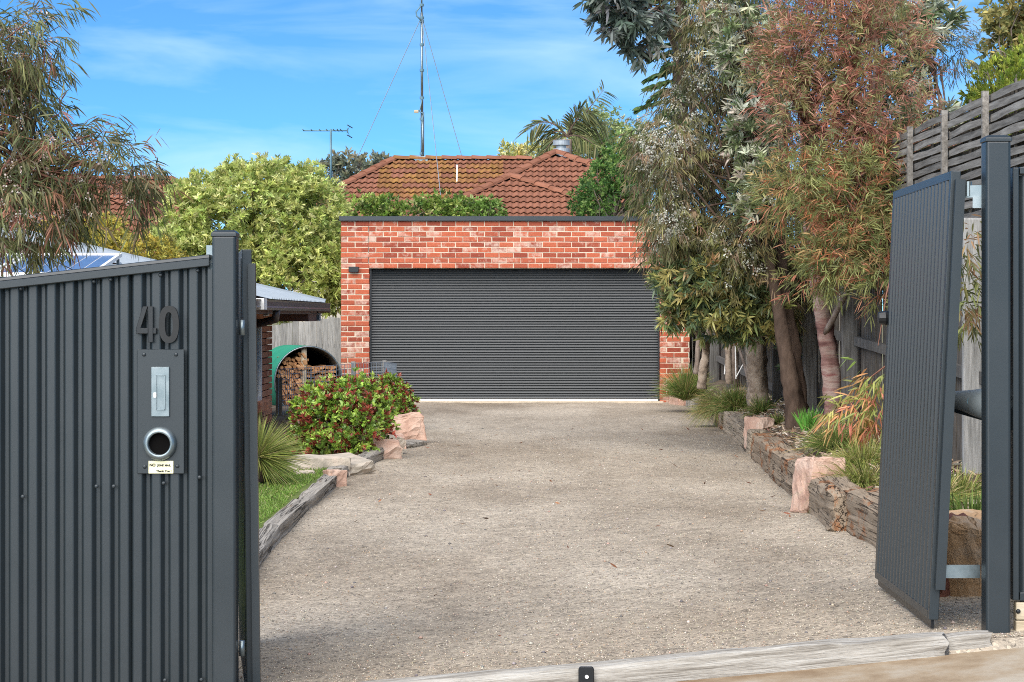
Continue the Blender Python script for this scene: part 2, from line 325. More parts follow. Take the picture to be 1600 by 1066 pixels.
AERIAL = M('aerial_steel', [(.08,.16,.2),(.12,.21,.25)], 5, rough=.5, metal=.2)
REDP = M('red_plastic', [(.6,.06,.04),(.65,.09,.06)], 5, rough=.5)
GLASS = M('window_glass', [(.10,.12,.13),(.14,.16,.17)], 2, rough=.08, spec=.8)
LEAF = leaf_mat('leaf', .5, .4); LEAFG = leaf_mat('waxy_leaf', .36, .25, .5); PETAL = leaf_mat('petal', .8, .25, .1); BLADE = leaf_mat('grass_blade', .55, .3, .25)
PEBBLE = leaf_mat('pebble', .85, 0, .15)

# ---------------------------------------------------------------- foliage kit
def norm(a): return a/np.maximum(1e-6, np.linalg.norm(a, axis=-1, keepdims=True))
def rdir(n): return norm(RNG.normal(size=(n, 3)))
FOL = 1.0
def pick(pal, n, jit=.18, w=None):
    pal = np.array(pal, float); i = RNG.choice(len(pal), n, p=None if w is None else np.array(w)/sum(w))
    return np.clip(FOL*pal[i]*(1+RNG.normal(size=(n, 1))*jit)*(1+RNG.normal(size=(n, 3))*jit*.25), .005, .95)
def leaf_mesh(name, base, d, Ln, Wd, col, curv=0., mat=None, fold=.25, grav=(0,0,-1)):
    """every leaf is a curved, tapering four-triangle blade"""
    n = len(base); mat = mat or LEAF; d = norm(d)
    Ln = np.broadcast_to(np.asarray(Ln, float), (n,))[:, None]; Wd = np.broadcast_to(np.asarray(Wd, float), (n,))[:, None]
    s = norm(np.cross(d, rdir(n))); up = np.cross(s, d); g = np.array(grav)[None]*np.broadcast_to(np.asarray(curv, float), (n,))[:, None]
    def at(t, w, lift): return base+d*Ln*t+g*Ln*t*t+s*Wd*w+up*Wd*lift
    V = np.stack([at(0, 0, 0), at(.33, -.5, fold), at(.33, .5, fold), at(.7, -.4, fold*.8), at(.7, .4, fold*.8), at(1, 0, 0)], 1).reshape(-1, 3)
    o = (np.arange(n)*6)[:, None]
    T = np.concatenate([o+np.array([0, 2, 1]), o+np.array([3, 4, 5])]); Q = o+np.array([1, 2, 4, 3])
    return np_mesh(name, V, [T, Q], mat, np.repeat(col, 6, 0))
class Blob:
    def __init__(s, u, v, Y, ru, rv, rY): s.c = np.array(P(u, v, Y)); s.r = np.array([ru*Y/FPX, rY, rv*Y/FPX])
def clumps(blobs, k, shell=.75, floor=None):
    w = np.array([(b.r[0]*b.r[2])**.9 for b in blobs]); i = RNG.choice(len(blobs), k, p=w/w.sum())
    c = np.array([b.c for b in blobs])[i]; r = np.array([b.r for b in blobs])[i]
    d = rdir(k); rad = shell+(1-shell)*RNG.random((k, 1)); rad = np.where(RNG.random((k, 1)) < .25, RNG.random((k, 1)), rad)
    p = c+d*r*rad
    out = norm(d/np.maximum(r, .05))
    if floor is not None:
        keep = p[:, 2] > floor; p, out = p[keep], out[keep]
    return p, out
def twigs(cp, co, per, cr, outw=1., up=0., rand=.7):
    n = len(cp)*per; p = np.repeat(cp, per, 0); o = np.repeat(co, per, 0)
    off = rdir(n)*(RNG.random((n, 1))**.5)*np.repeat(cr*(.6+.8*RNG.random((len(cp), 1))), per, 0)
    d = norm(o*outw+np.array([0, 0, up])+rdir(n)*rand+off/cr*.4)
    return p+off, d
def leaves_on(tp, td, tl, k, lean=.9, droop=0., start=.15):
    n = len(tp)*k; t = start+(1-start)*RNG.random((n, 1)); p = np.repeat(tp, k, 0); d = np.repeat(td, k, 0)
    side = norm(np.cross(d, rdir(n)))
    return p+d*tl*t, norm(d*(1-.4*lean)+side*lean+np.array([0, 0, -droop]))
def branch_mesh(name, root, tips, r0, r1, mat, parent, n=4, sag=.1):
    mb = MB()
    for t in tips:
        a = Vector(root[rnd.randrange(len(root))]) if isinstance(root, list) else Vector(root); b = Vector(t); L = (b-a).length
        m1 = a.lerp(b, .35)+Vector((rnd.uniform(-1,1), rnd.uniform(-1,1), rnd.uniform(.2,1.2)))*L*.08
        m2 = a.lerp(b, .7)+Vector((rnd.uniform(-1,1), rnd.uniform(-1,1), rnd.uniform(.2,1)))*L*.08
        mb.tube([a, m1, m2, b], [r0, r0*.7+r1*.3, r0*.3+r1*.7, r1], n, caps=False)
    return mb.build(name, mat, parent, True)
def trunk(pts, rad, mat, parent, n=14, name='trunk', wob=.35):
    """smooth tapering stem through the given points"""
    pts = [Vector(p) for p in pts]; q, rr = [], []
    for i in range(len(pts)-1):
        p0, p1, p2, p3 = pts[max(0, i-1)], pts[i], pts[i+1], pts[min(len(pts)-1, i+2)]
        for k in range(6):
            t = k/6; q.append(.5*((2*p1)+(p2-p0)*t+(2*p0-5*p1+4*p2-p3)*t*t+(3*p1-p0-3*p2+p3)*t**3)); rr.append(rad[i]*(1-t)+rad[i+1]*t)
    q.append(pts[-1]); rr.append(rad[-1])
    return MB().tube(q, rr, n, wob=wob).build(name, mat, parent, True)
def tuft(name, c, n, ln, spread, pal, label, cat='grass tussock', group=None, w=.006, curv=.6, lean=(0,0), r0=.06, w8=None):
    root = empty(name, c, label, cat, group)
    a = RNG.random(n)*2*math.pi; s = np.abs(RNG.normal(size=n))*spread
    d = np.stack([np.cos(a)*s+lean[0], np.sin(a)*s+lean[1], np.ones(n)], 1)
    base = np.array(c)[None]+np.stack([np.cos(a)*r0*RNG.random(n), np.sin(a)*r0*RNG.random(n), np.zeros(n)-.02], 1)
    L = ln*(.55+.5*RNG.random(n))
    link('blades', leaf_mesh('blades', base, d, L, w, pick(pal, n, .22, w8), curv*(.5+RNG.random(n)), BLADE, .1), root)
    return root
def rock(name, c, size, seed, mat, label, group=None, rot=0, tilt=(0, 0), cuts=11):
    r = random.Random(seed); bm = bmesh.new()
    for i in range(8):
        v = Vector(((1 if i & 1 else -1), (1 if i & 2 else -1), (1 if i & 4 else -1)))
        for _ in range(2): bm.verts.new(Vector((v.x*r.uniform(.5, 1), v.y*r.uniform(.5, 1), v.z*r.uniform(.6, 1))))
    for _ in range(cuts-8 if cuts > 8 else 0):
        bm.verts.new(Vector((r.uniform(-1, 1), r.uniform(-1, 1), r.uniform(-1, 1))).normalized()*1.05)
    ch = bmesh.ops.convex_hull(bm, input=bm.verts); bmesh.ops.delete(bm, geom=[g for g in ch['geom_interior'] if isinstance(g, bmesh.types.BMVert)], context='VERTS')
    bmesh.ops.bevel(bm, geom=bm.edges[:], offset=.045, segments=1, affect='EDGES')
    bmesh.ops.triangulate(bm, faces=bm.faces[:]); bmesh.ops.subdivide_edges(bm, edges=bm.edges[:], cuts=4, use_grid_fill=True)
    for v in bm.verts:
        nn = mnoise.fractal(v.co*2.0+Vector((seed*3.1, 0, 0)), .9, 2.1, 6); nn += .5*abs(mnoise.noise(v.co*Vector((3, 3, 7))+Vector((seed, 7, 2)))); v.co += v.co.normalized()*nn*.11
        v.co = Vector((v.co.x*size[0]/2, v.co.y*size[1]/2, v.co.z*size[2]/2))
    me = bpy.data.meshes.new(name); bm.to_mesh(me); bm.free(); me.materials.append(mat)
    o = link(name, me); o.location = c; o.rotation_euler = (tilt[0], tilt[1], rot)
    return tag(o, label, 'rock', group)
def sleeper(name, a, b, w, h, seed, mat, label, group=None, rough=1., cat='timber sleeper', sink=.05):
    """weathered log between ground points a and b (centre line), its own x axis along the grain"""
    r = random.Random(seed); a, b = Vector(a), Vector(b); L = (b-a).length; n = max(8, int(L/.055)); vs, fs = [], []; K = 36
    for i in range(n+1):
        t = i/n; e = min(t, 1-t)*L; endf = 1-.07*max(0, 1-e/.04)-.10*rough*max(0, 1-e/.16)**2
        for j in range(K):
            an = 2*math.pi*(j+.5)/K; cx, cz = math.cos(an), math.sin(an); q = (abs(cx)**9+abs(cz)**9)**(-1/9)
            y, z = cx*q*w/2, cz*q*h/2
            warp = mnoise.fractal(Vector((t*L*.8+seed*7.7, y*3.5, z*3.5)), 1, 2, 3)*.020*rough
            grain = (abs(mnoise.noise(Vector((t*L*.9+seed*3, y*26, z*26))))-.25)*.020*rough
            chip = min(0, mnoise.noise(Vector((t*L*3.5+seed, y*9, z*9)))+.25)*.05*rough
            f = endf*(1+(warp+grain+chip)/(min(w, h)/2))
            vs.append((t*L+(mnoise.noise(Vector((seed, y*20, z*20)))*.025 if i in (0, n) else 0), y*f, z*f+mnoise.noise(Vector((t*L*.5, seed, 4)))*.02*rough))
    for i in range(n):
        for j in range(K): q = (j+1) % K; fs.append((i*K+j, i*K+q, (i+1)*K+q, (i+1)*K+j))
    fs += [tuple(range(K-1, -1, -1)), tuple(range(n*K, n*K+K))]
    mb = MB(); mb.add(vs, fs); o = link(name, mb.mesh(name, mat, True))
    d = (b-a).normalized(); o.rotation_euler = d.to_track_quat('X', 'Z').to_euler(); o.location = a+Vector((0, 0, h/2-sink))
    m = o.modifiers.new('edge', 'EDGE_SPLIT'); m.split_angle = R(40)
    return tag(o, label, cat, group)

# ================================================================ SETTING
XL = [(8.4,-1.35),(13,-1.62),(17.5,-1.55),(20.8,-1.33),(24.8,-1.1),(27.7,-1.2),(31,-1.5),(35.3,-1.8)]
XR = [(8.4,2.3),(11.6,2.03),(15.1,2.12),(18,2.25),(22.5,2.5),(26.9,2.62),(33.5,2.82),(35.3,2.9)]
def lerp_tab(T, y):
    if y <= T[0][0]: return T[0][1]
    for (a, p), (b, q) in zip(T, T[1:]):
        if y <= b: return p+(q-p)*(y-a)/(b-a)
    return T[-1][1]
def grid(name, xs, ys, fz, mat, kind='structure', parent=None):
    V = np.array([(x, y, fz(x, y)) for y in ys for x in xs]); nx = len(xs)
    i, j = np.meshgrid(np.arange(nx-1), np.arange(len(ys)-1)); q = (j*nx+i).ravel()
    me = np_mesh(name, V, [np.stack([q, q+1, q+nx+1, q+nx], 1)], mat, sm=True); o = link(name, me, parent)
    if kind: o['kind'] = kind
    return o
grid('ground', np.linspace(-400, 400, 21), np.concatenate([np.linspace(-40, 60, 11), np.linspace(100, 900, 9)]), lambda x, y: -.62 if y > 2 else -.8, FARGROUND)
ys = np.concatenate([np.linspace(8.42, 16, 150), np.linspace(16.1, 35.4, 120)])
def drive_z(x, y):
    k = mnoise.fractal(Vector((x*1.1, y*.6, 0)), 1, 2, 3)*.018+mnoise.noise(Vector((x*6, y*5, 3)))*.005
    return zd(x, y)+k-.06*(1-smooth(8.40, 8.50, y))
grid('gravel_driveway', np.linspace(-2.9, 3.1, 90), ys, drive_z, gravel_mat())
grid('pavement', np.linspace(-6, 6, 40), np.linspace(2.5, 8.8, 31), lambda x, y: zd(x, y)-.034-.012*(8.5-y)+mnoise.noise(Vector((x, y, 0)))*.004, CONC)
def rbed_z(x, y):
    e = lerp_tab(XR, y); return .19+zd(e, y)*.6+.22*smooth(e, 3.25, x)*smooth(10, 20, y)+mnoise.fractal(Vector((x*2, y*2, 5)), 1, 2, 3)*.03
def strip(name, ya, yb, ny, nx, xa, xb, fz, mat):
    ys = np.linspace(ya, yb, ny); V = []
    for y in ys:
        a, b = xa(y), xb(y)
        for k in range(nx): x = a+(b-a)*k/(nx-1); V.append((x, y, fz(x, y)))
    i, j = np.meshgrid(np.arange(nx-1), np.arange(ny-1)); q = (j*nx+i).ravel()
    o = link(name, np_mesh(name, np.array(V), [np.stack([q, q+1, q+nx+1, q+nx], 1)], mat, sm=True)); o['kind'] = 'structure'; return o
strip('garden_bed_soil', 8.75, 35.2, 160, 14, lambda y: lerp_tab(XR, y)+.06, lambda y: 4.6, rbed_z, SOIL)
def lyard_z(x, y):
    e = lerp_tab(XL, y); return zd(e, y)+.07-.03*(e-x)*(1 if x < e else 0)-.012*max(0, e-x)**2*.3+mnoise.fractal(Vector((x*1.5, y*1.5, 9)), 1, 2, 3)*.02
strip('lawn_ground', 9.2, 19.6, 80, 20, lambda y: -6.5, lambda y: lerp_tab(XL, y)-.10, lyard_z, TURF)
strip('garden_bed_soil', 19.6, 37.5, 80, 20, lambda y: -6.5, lambda y: lerp_tab(XL, y)-.08, lyard_z, SOIL)

# ================================================================ GARAGE
GY = 35.0; MMP = GY/FPX
def gx(u): return (u-800)*MMP
def gz(v): return CZ-(v-HV)*MMP
garage = empty('garage', (0, GY, 0), 'flat roofed garage in recycled red brick with a wide charcoal roller door', 'garage')
xl, xr, dl, dr = gx(532.5), gx(1078), gx(577.5), gx(1031)
ztop, zdoor = gz(345.5), gz(419.5)
core = MB(); DEP = 6.2
core.box(((xl+dl)/2, GY+.11+.006, ztop/2-.05), (dl-xl-.02, .22, ztop+.1)); core.box(((xr+dr)/2, GY+.116, ztop/2-.05), (xr-dr-.02, .22, ztop+.1))
core.box(((dl+dr)/2, GY+.116, (ztop+zdoor)/2), (dr-dl+.02, .22, ztop-zdoor-.006))
core.box((xl+.12, GY+DEP/2+.24, ztop/2-.05), (.22, DEP, ztop+.1)); core.box((xr-.12, GY+DEP/2+.24, ztop/2-.05), (.22, DEP, ztop+.1))
core.box(((xl+xr)/2, GY+DEP+.2, ztop/2-.05), (xr-xl-.5, .2, ztop+.1))
gwall = core.build('wall', MORTAR, garage)
MB().box(((xl+xr)/2, GY+DEP/2+.2, ztop-.1), (xr-xl-.5, DEP-.3, .1)).build('roof', ROOFM, garage)
def brick_meshes(L, H, D, mat, k=5, seed=0):
    out = []
    for i in range(k):
        r = random.Random(seed+i); mb = MB(); j = lambda: r.uniform(-.003, .003)
        b = .006
        f = [(-L/2+b+j(), -D/2, -H/2+b+j()), (L/2-b+j(), -D/2, -H/2+b+j()), (L/2-b+j(), -D/2, H/2-b+j()), (-L/2+b+j(), -D/2, H/2-b+j())]
        m = [(-L/2+j(), -D/2+b, -H/2+j()), (L/2+j(), -D/2+b, -H/2+j()), (L/2+j(), -D/2+b, H/2+j()), (-L/2+j(), -D/2+b, H/2+j())]
        c = [(-L/2, D/2, -H/2), (L/2, D/2, -H/2), (L/2, D/2, H/2), (-L/2, D/2, H/2)]
        mb.add(f+m+c, [(0,1,2,3)]+[(a, b2, b2+4, a+4) for a, b2 in ((0,1),(1,2),(2,3),(3,0))]+[(a+4, b2+4, b2+8, a+8) for a, b2 in ((0,1),(1,2),(2,3),(3,0))])
        out.append(mb.mesh('brick', mat))
    return out
COURSE = (ztop-zdoor)/9.0; BH = COURSE-.011; BL = .229
gb_full = brick_meshes(BL, BH, .07, RBRICK, 5, 1); gb_half = brick_meshes(.109, BH, .07, RBRICK, 3, 9)
placed = []
def lay_row(x0, x1, z, off):
    """one course: stretchers with halves to close the ends"""
    x = x0
    pitch = BL+.011
    if off: placed.append((x+.0545, z, 1)); x += .12
    while x+pitch <= x1+.035: placed.append((x+BL/2, z, 0)); x += pitch
    if x1-x > .08: placed.append((x1-.0545 if x1-x < .14 else x+.0545, z, 1))
joint = gx(576)
for k in range(9):
    z = zdoor+COURSE*(k+.5); lay_row(xl, joint-.006, z, k % 2); lay_row(joint+.006, xr, z, k % 2)
nc = int((zdoor+.02)/COURSE)+1
for k in range(nc):
    z = zdoor-COURSE*(k+.5); lay_row(xl, dl, z, k % 2); lay_row(dr, xr, z, k % 2)
def hidden(x, z):       # bricks the shrubs, trees or gravel cover in the photograph
    u = 800+x/MMP; v = HV+(CZ-z)/MMP
    return (u < 590 and v > 602) or (u > 1015 and v < 505) or v > 632
vis = [b for b in placed if not hidden(b[0], b[1])]; hid = [b for b in placed if hidden(b[0], b[1])]
vis.sort(key=lambda b: (b[2], b[0] > gx(1010))); extra = vis[300:]; vis = vis[:300]
for x, z, h in vis:
    o = link('brick', rnd.choice(gb_half if h else gb_full), gwall); o.location = (x, GY+.035+rnd.uniform(-.003, .003), z)
mb = MB()
for x, z, h in hid+extra: mb.box((x, GY+.035, z), (.109 if h else BL, .07, BH))
mb.build('brickwork', RBRICK, gwall)['kind'] = 'stuff'
cap = MB(); cap.box(((xl+xr)/2, GY+.1, (gz(338)+gz(345.5))/2), (xr-xl+.05, .3, gz(338)-gz(345.5)-.002)).box((xl+.1, GY+DEP/2+.3, ztop+.04), (.24, DEP, .076)).box((xr-.1, GY+DEP/2+.3, ztop+.04), (.24, DEP, .076))
bevel(cap.build('parapet_capping', STEEL, garage), .004)
MB().box((joint, GY+.03, (ztop+zdoor)/2), (.008, .05, ztop-zdoor)).build('control_joint', BLACK, garage)
door = MB(); prof = []; z = gz(627); DY = GY+.16
while z < zdoor+.1:
    for h, dep in ((.0395, .017), (.0459, .022)):
        for t, d in ((0,0),(.07,.75),(.16,1),(.34,.82),(.56,.55),(.78,.2),(.93,0)): prof.append((z+h*t, DY-dep*d))
        z += h
vs, fs = [], []
for zz, yy in prof: vs += [(dl-.02, yy, zz), (dr+.02, yy, zz)]
for i in range(len(prof)-1): fs.append((2*i, 2*i+1, 2*i+3, 2*i+2))
rd = MB().add(vs, fs).build('roller_door', STEELD, garage)
MB().box(((dl+dr)/2, DY-.008, gz(625.8)), (dr-dl-.01, .05, .038)).build('bottom_rail', WHITE, rd)
MB().box(((dl+dr)/2, GY+.1, .004), (dr-dl+.1, .5, .03)).build('door_sill', MORTAR, garage)
for x in (dl+.012, dr-.012): MB().box((x, GY+.12, zdoor/2), (.024, .05, zdoor-.01)).build('door_track', STEELD, garage)
lo = MB().box((gx(553), GY-.045, gz(421)), (gx(561)-gx(545.5), .09, .085)); lob = empty('wall_light', P(553, 421, GY), 'small black box wall light on the left brick pier beside the roller door', 'light')
bevel(lo.build('housing', BLACK, lob), .004); MB().box((gx(553), GY-.047, gz(421)-.045), (.13, .07, .006)).build('lens', GLASS, lob)

# ================================================================ FRONT FENCE, GATES, LETTERBOX
FY = 8.65; FS = FY/FPX
def fx(u): return (u-800)*FS
def fz(v): return CZ-(v-HV)*FS
def corrugated(x0, x1, first, pitch, crest, slope, dep, ztop_f, zbot_f, y, name, parent, thick=None):
    xs = []; x = first
    while x > x0-pitch: x -= pitch
    pts = []
    while x < x1+pitch:
        pts += [(x, 0), (x+crest, 0), (x+crest+slope, dep), (x+pitch-slope, dep)]; x += pitch
    out = []
    for (a, da), (b, db) in zip(pts, pts[1:]):
        for t in (0, .18, .82):
            xx = a+(b-a)*t; s = t*t*(3-2*t) if da != db else t
            out.append((xx, da+(db-da)*s))
    out = [(x, d) for x, d in out if x0 <= x <= x1]
    vs, fs = [], []
    for x, d in out: vs += [(x, y+d, zbot_f(x)), (x, y+d, (zbot_f(x)+ztop_f(x))/2), (x, y+d, ztop_f(x))]
    for i in range(len(out)-1): fs += [(3*i, 3*i+3, 3*i+4, 3*i+1), (3*i+1, 3*i+4, 3*i+5, 3*i+2)]
    return MB().add(vs, fs).build(name, STEEL, parent, True)
fence = empty('corrugated_fence', (fx(160), FY, -.2), 'charcoal corrugated steel front fence carrying the house number and letter slot', 'fence')
ztf = lambda x: fz(442.5+(x/FS+800)*(-36/325.))
corrugated(fx(-190), fx(205.5), fx(16.5), 28.6*FS, 12.5*FS, 5.2*FS, .028, lambda x: ztf(x)-.02, lambda x: -.5, FY, 'corrugated_sheet', fence)
corrugated(fx(203.5), fx(329), fx(209), 29*FS, 13*FS, 5.2*FS, .028, lambda x: ztf(x)-.02, lambda x: -.5, FY-.004, 'corrugated_sheet', fence)
xa, xb = fx(-190), fx(329)
mb = MB()
for (dy0, dy1, dz0, dz1) in ((-.028, .05, .006, .022), (-.032, -.024, -.026, .006)):
    mb.hexa([(xa, FY+dy0, ztf(xa)+dz0), (xb, FY+dy0, ztf(xb)+dz0), (xb, FY+dy1, ztf(xb)+dz0), (xa, FY+dy1, ztf(xa)+dz0),
             (xa, FY+dy0+.008*(dz1 > .01), ztf(xa)+dz1), (xb, FY+dy0+.008*(dz1 > .01), ztf(xb)+dz1), (xb, FY+dy1, ztf(xb)+dz1), (xa, FY+dy1, ztf(xa)+dz1)])
bevel(mb.build('top_rail', STEEL, fence), .003)
MB().box((fx(329.5), FY, (ztf(xb)-.5)/2-.02), (7*FS, .05, ztf(xb)+.46)).build('side_channel', STEEL, fence)
MB().box((fx(330), FY+.05, fz(402)), (.05, .03, .1)).build('rail_bracket', GALV, fence)
def dome(r, mat, name='screw'):
    mb = MB(); mb.lathe([(r, 0), (r*.98, r*.25), (r*.72, r*.55), (r*.3, r*.68), (.0001, r*.7)], lambda x, y, h: (x, -h, y), 10)
    mb.lathe([(r*.42, r*.6), (r*.42, r*1.0), (.0001, r*1.02)], lambda x, y, h: (x, -h, y), 6)
    return mb.mesh(name, mat, False)
SCREW = dome(.0085, STEEL)
for u, v in ((33,451),(147,440),(173,437),(251,430),(309,423),(36,776),(151,760),(178,760),(256,755),(312,746),(258,1063),(315,1062)):
    o = link('screw', SCREW, fence); o.location = Vector((fx(u), FY-.004, fz(v)))-Vector(fence.location)
def gate_post(u0, u1, vtop, label, vbot):
    y = FY-.06; s = (y)/FPX; x0, x1 = (u0-800)*s, (u1-800)*s; zt = CZ-(vtop-HV)*s; zb = CZ-(vbot-HV)*s
    e = empty('gate_post', ((x0+x1)/2, y+.05, zb), label, 'gate post', 'steel gate posts'); w = x1-x0; xc = (x0+x1)/2
    bevel(MB().box((xc, y+.05, (zt+zb)/2-.05), (w, .1, zt-zb+.06)).build('shaft', STEEL, e), .012, 3)
    c = MB(); h = .027; a, b = w/2+.003, .053
    c.add([(xc-a, y+.05-b, zt-h), (xc+a, y+.05-b, zt-h), (xc+a, y+.05+b, zt-h), (xc-a, y+.05+b, zt-h), (xc-a, y+.05-b, zt-.011), (xc+a, y+.05-b, zt-.011), (xc+a, y+.05+b, zt-.011), (xc-a, y+.05+b, zt-.011),
           (xc-a+.013, y+.05-b+.013, zt), (xc+a-.013, y+.05-b+.013, zt), (xc+a-.013, y+.05+b-.013, zt), (xc-a+.013, y+.05+b-.013, zt)],
          [(0,3,2,1),(0,1,5,4),(1,2,6,5),(2,3,7,6),(3,0,4,7),(4,5,9,8),(5,6,10,9),(6,7,11,10),(7,4,8,11),(8,9,10,11)])
    bevel(c.build('post_cap', STEEL, e), .003, 2); return e
lpost = gate_post(331, 368.5, 359.5, 'charcoal steel gate post at the corrugated fence with the number 40', 1110)
rpost = gate_post(1541, 1580, 211, 'tall charcoal steel gate post standing on the timber threshold beside the ribbed gate', 1004)
# house number
def num_prism(name, polys, depth, x, z, w, h, y, label):
    e = empty(name, (x+w/2, y, z), label, 'house number'); mb = MB()
    for pl in polys: mb.prism([(a*w, b*h) for a, b in pl], lambda a, b, c: (x+a, y-c, z+b), depth)
    bevel(mb.build('numeral', BLACK, e), .0015); return e
y4 = FY-.012; zb4, zt4 = fz(535), fz(479)
num_prism('house_number', [[(.02,.24),(.60,.24),(.60,.40),(.24,.40),(.58,1.0),(.33,1.0),(.02,.40)], [(.6,0),(.84,0),(.84,1.0),(.58,1.0),(.6,.70)], [(.84,.24),(1,.24),(1,.40),(.84,.40)]], .016, fx(214), fz(535), fx(246)-fx(214), zt4-zb4, y4, 'glossy black numeral 4 fixed on the corrugated fence above the letter plate')
K = 26; ring = []
w0, h0 = fx(281)-fx(250), fz(478)-fz(536)
mb = MB(); e0 = empty('house_number', (fx(265.5), y4, fz(536)), 'matt black numeral 0 fixed on the corrugated fence beside the 4', 'house number')
cx, cz0 = fx(265.5), (fz(478)+fz(536))/2; vs = []
for j in range(K):
    t = 2*math.pi*j/K; c, s = math.cos(t), math.sin(t); q = (abs(c)**2.4+abs(s)**2.4)**(-1/2.4)
    for k, yy in ((1, 0), (1, -.016)): vs.append((cx+c*q*w0/2, y4+yy, cz0+s*q*h0/2))
    for yy in (-.016, 0): vs.append((cx+c*q*w0*.2, y4+yy, cz0+s*q*h0*.33))
mb.add(vs, [tuple(4*(j+d) % (4*K)+k for d, k in ((0, a), (1, a), (1, (a+1) % 4), (0, (a+1) % 4))) for j in range(K) for a in range(4)])
mb.build('numeral', M('matt_black', [(.012,.013,.013),(.02,.021,.021)], 8, rough=.7), e0)
# letter plate
LY = FY-.010
lb = empty('letterbox', (fx(251), LY, fz(740)), 'tall charcoal letter plate with steel flap and round paper holder on the fence', 'letterbox')
bevel(MB().box((fx(251.8), LY, fz(643)), (fx(288.5)-fx(215), .008, fz(546)-fz(740))).build('back_plate', STEEL, lb), .002)
fl = MB().box((fx(251.7), LY-.008, fz(612)), (fx(266)-fx(237.5), .010, fz(573)-fz(650.5))).build('flap', GALV, lb); bevel(fl, .002)
ins = MB(); a0, a1, b0, b1 = fx(245.5), fx(259), fz(640), fz(586)
for c, d in ((((a0+a1)/2, b0), (a1-a0, .006)), (((a0+a1)/2, b1), (a1-a0, .004)), ((a0, (b0+b1)/2), (.004, b1-b0)), ((a1, (b0+b1)/2), (.004, b1-b0))): ins.box((c[0], LY-.015, c[1]), (d[0], .006, d[1]))
ins.build('flap_border', GALV, lb)
MB().box((fx(244), LY-.017, fz(617)), (.011, .008, .02)).build('flap_catch', WHITE, lb)
rg = MB(); cx, cz0 = fx(251), fz(693)
fr = lambda x, y, h: (cx+x, LY-.004-h, cz0+y)
rg.lathe([(.0685, 0), (.0685, .012), (.065, .022), (.056, .030), (.048, .032), (.0445, .028), (.0445, -.001)], fr, 40)
rg.build('paper_ring', GALV, lb, True)
MB().lathe([(.0445, .002), (.0001, .002)], fr, 30).build('hole_shade_disc', DARKHOLE, lb)  # shallow disc, the hole's inner shade painted on in near-black
for u, v in ((226,554),(276,554),(227,729),(278,728)):
    o = link('screw', SCREW, lb); o.location = Vector((fx(u), LY-.004, fz(v)))-Vector(lb.location)
def text_obj(name, txt, size, loc, mat, parent, ext=.0006, align='LEFT', rot=(R(90), 0, 0), bold=0, sx=1):
    cu = bpy.data.curves.new(name, 'FONT'); cu.body = txt; cu.size = size; cu.extrude = ext; cu.align_x = align; cu.offset = bold
    t = bpy.data.objects.new('tmp_text', cu); COL.objects.link(t); bpy.context.view_layer.update()
    me = bpy.data.meshes.new_from_object(t.evaluated_get(bpy.context.evaluated_depsgraph_get())); bpy.data.objects.remove(t); bpy.data.curves.remove(cu)
    me.materials.clear(); me.materials.append(mat); me.name = name
    o = bpy.data.objects.new(name, me); COL.objects.link(o); o.parent = parent; o.location = Vector(loc)-(Vector(parent.location) if parent and parent.parent is None else Vector()); o.rotation_euler = rot; o.scale = (sx, 1, 1); return o
sg = empty('junk_mail_sign', (fx(252.5), LY-.007, fz(739)), 'small cream NO JUNK MAIL sticker at the foot of the letter plate', 'sign')
MB().box((fx(252.5), LY-.0055, fz(729.6)), (fx(272)-fx(233.5), .003, fz(720)-fz(739.5))).build('sticker', CREAM, sg)
ys_ = LY-.0078
text_obj('lettering', 'NO', .0155, (fx(234.6), ys_, fz(728.3)), INK, sg, bold=.0007)
text_obj('lettering', 'JUNK MAIL', .0113, (fx(247.0), ys_, fz(728.3)), INK, sg, bold=.0005)
text_obj('lettering', 'Thank You !', .0125, (fx(245.2), ys_, fz(737.3)), INK, sg, bold=.0005)

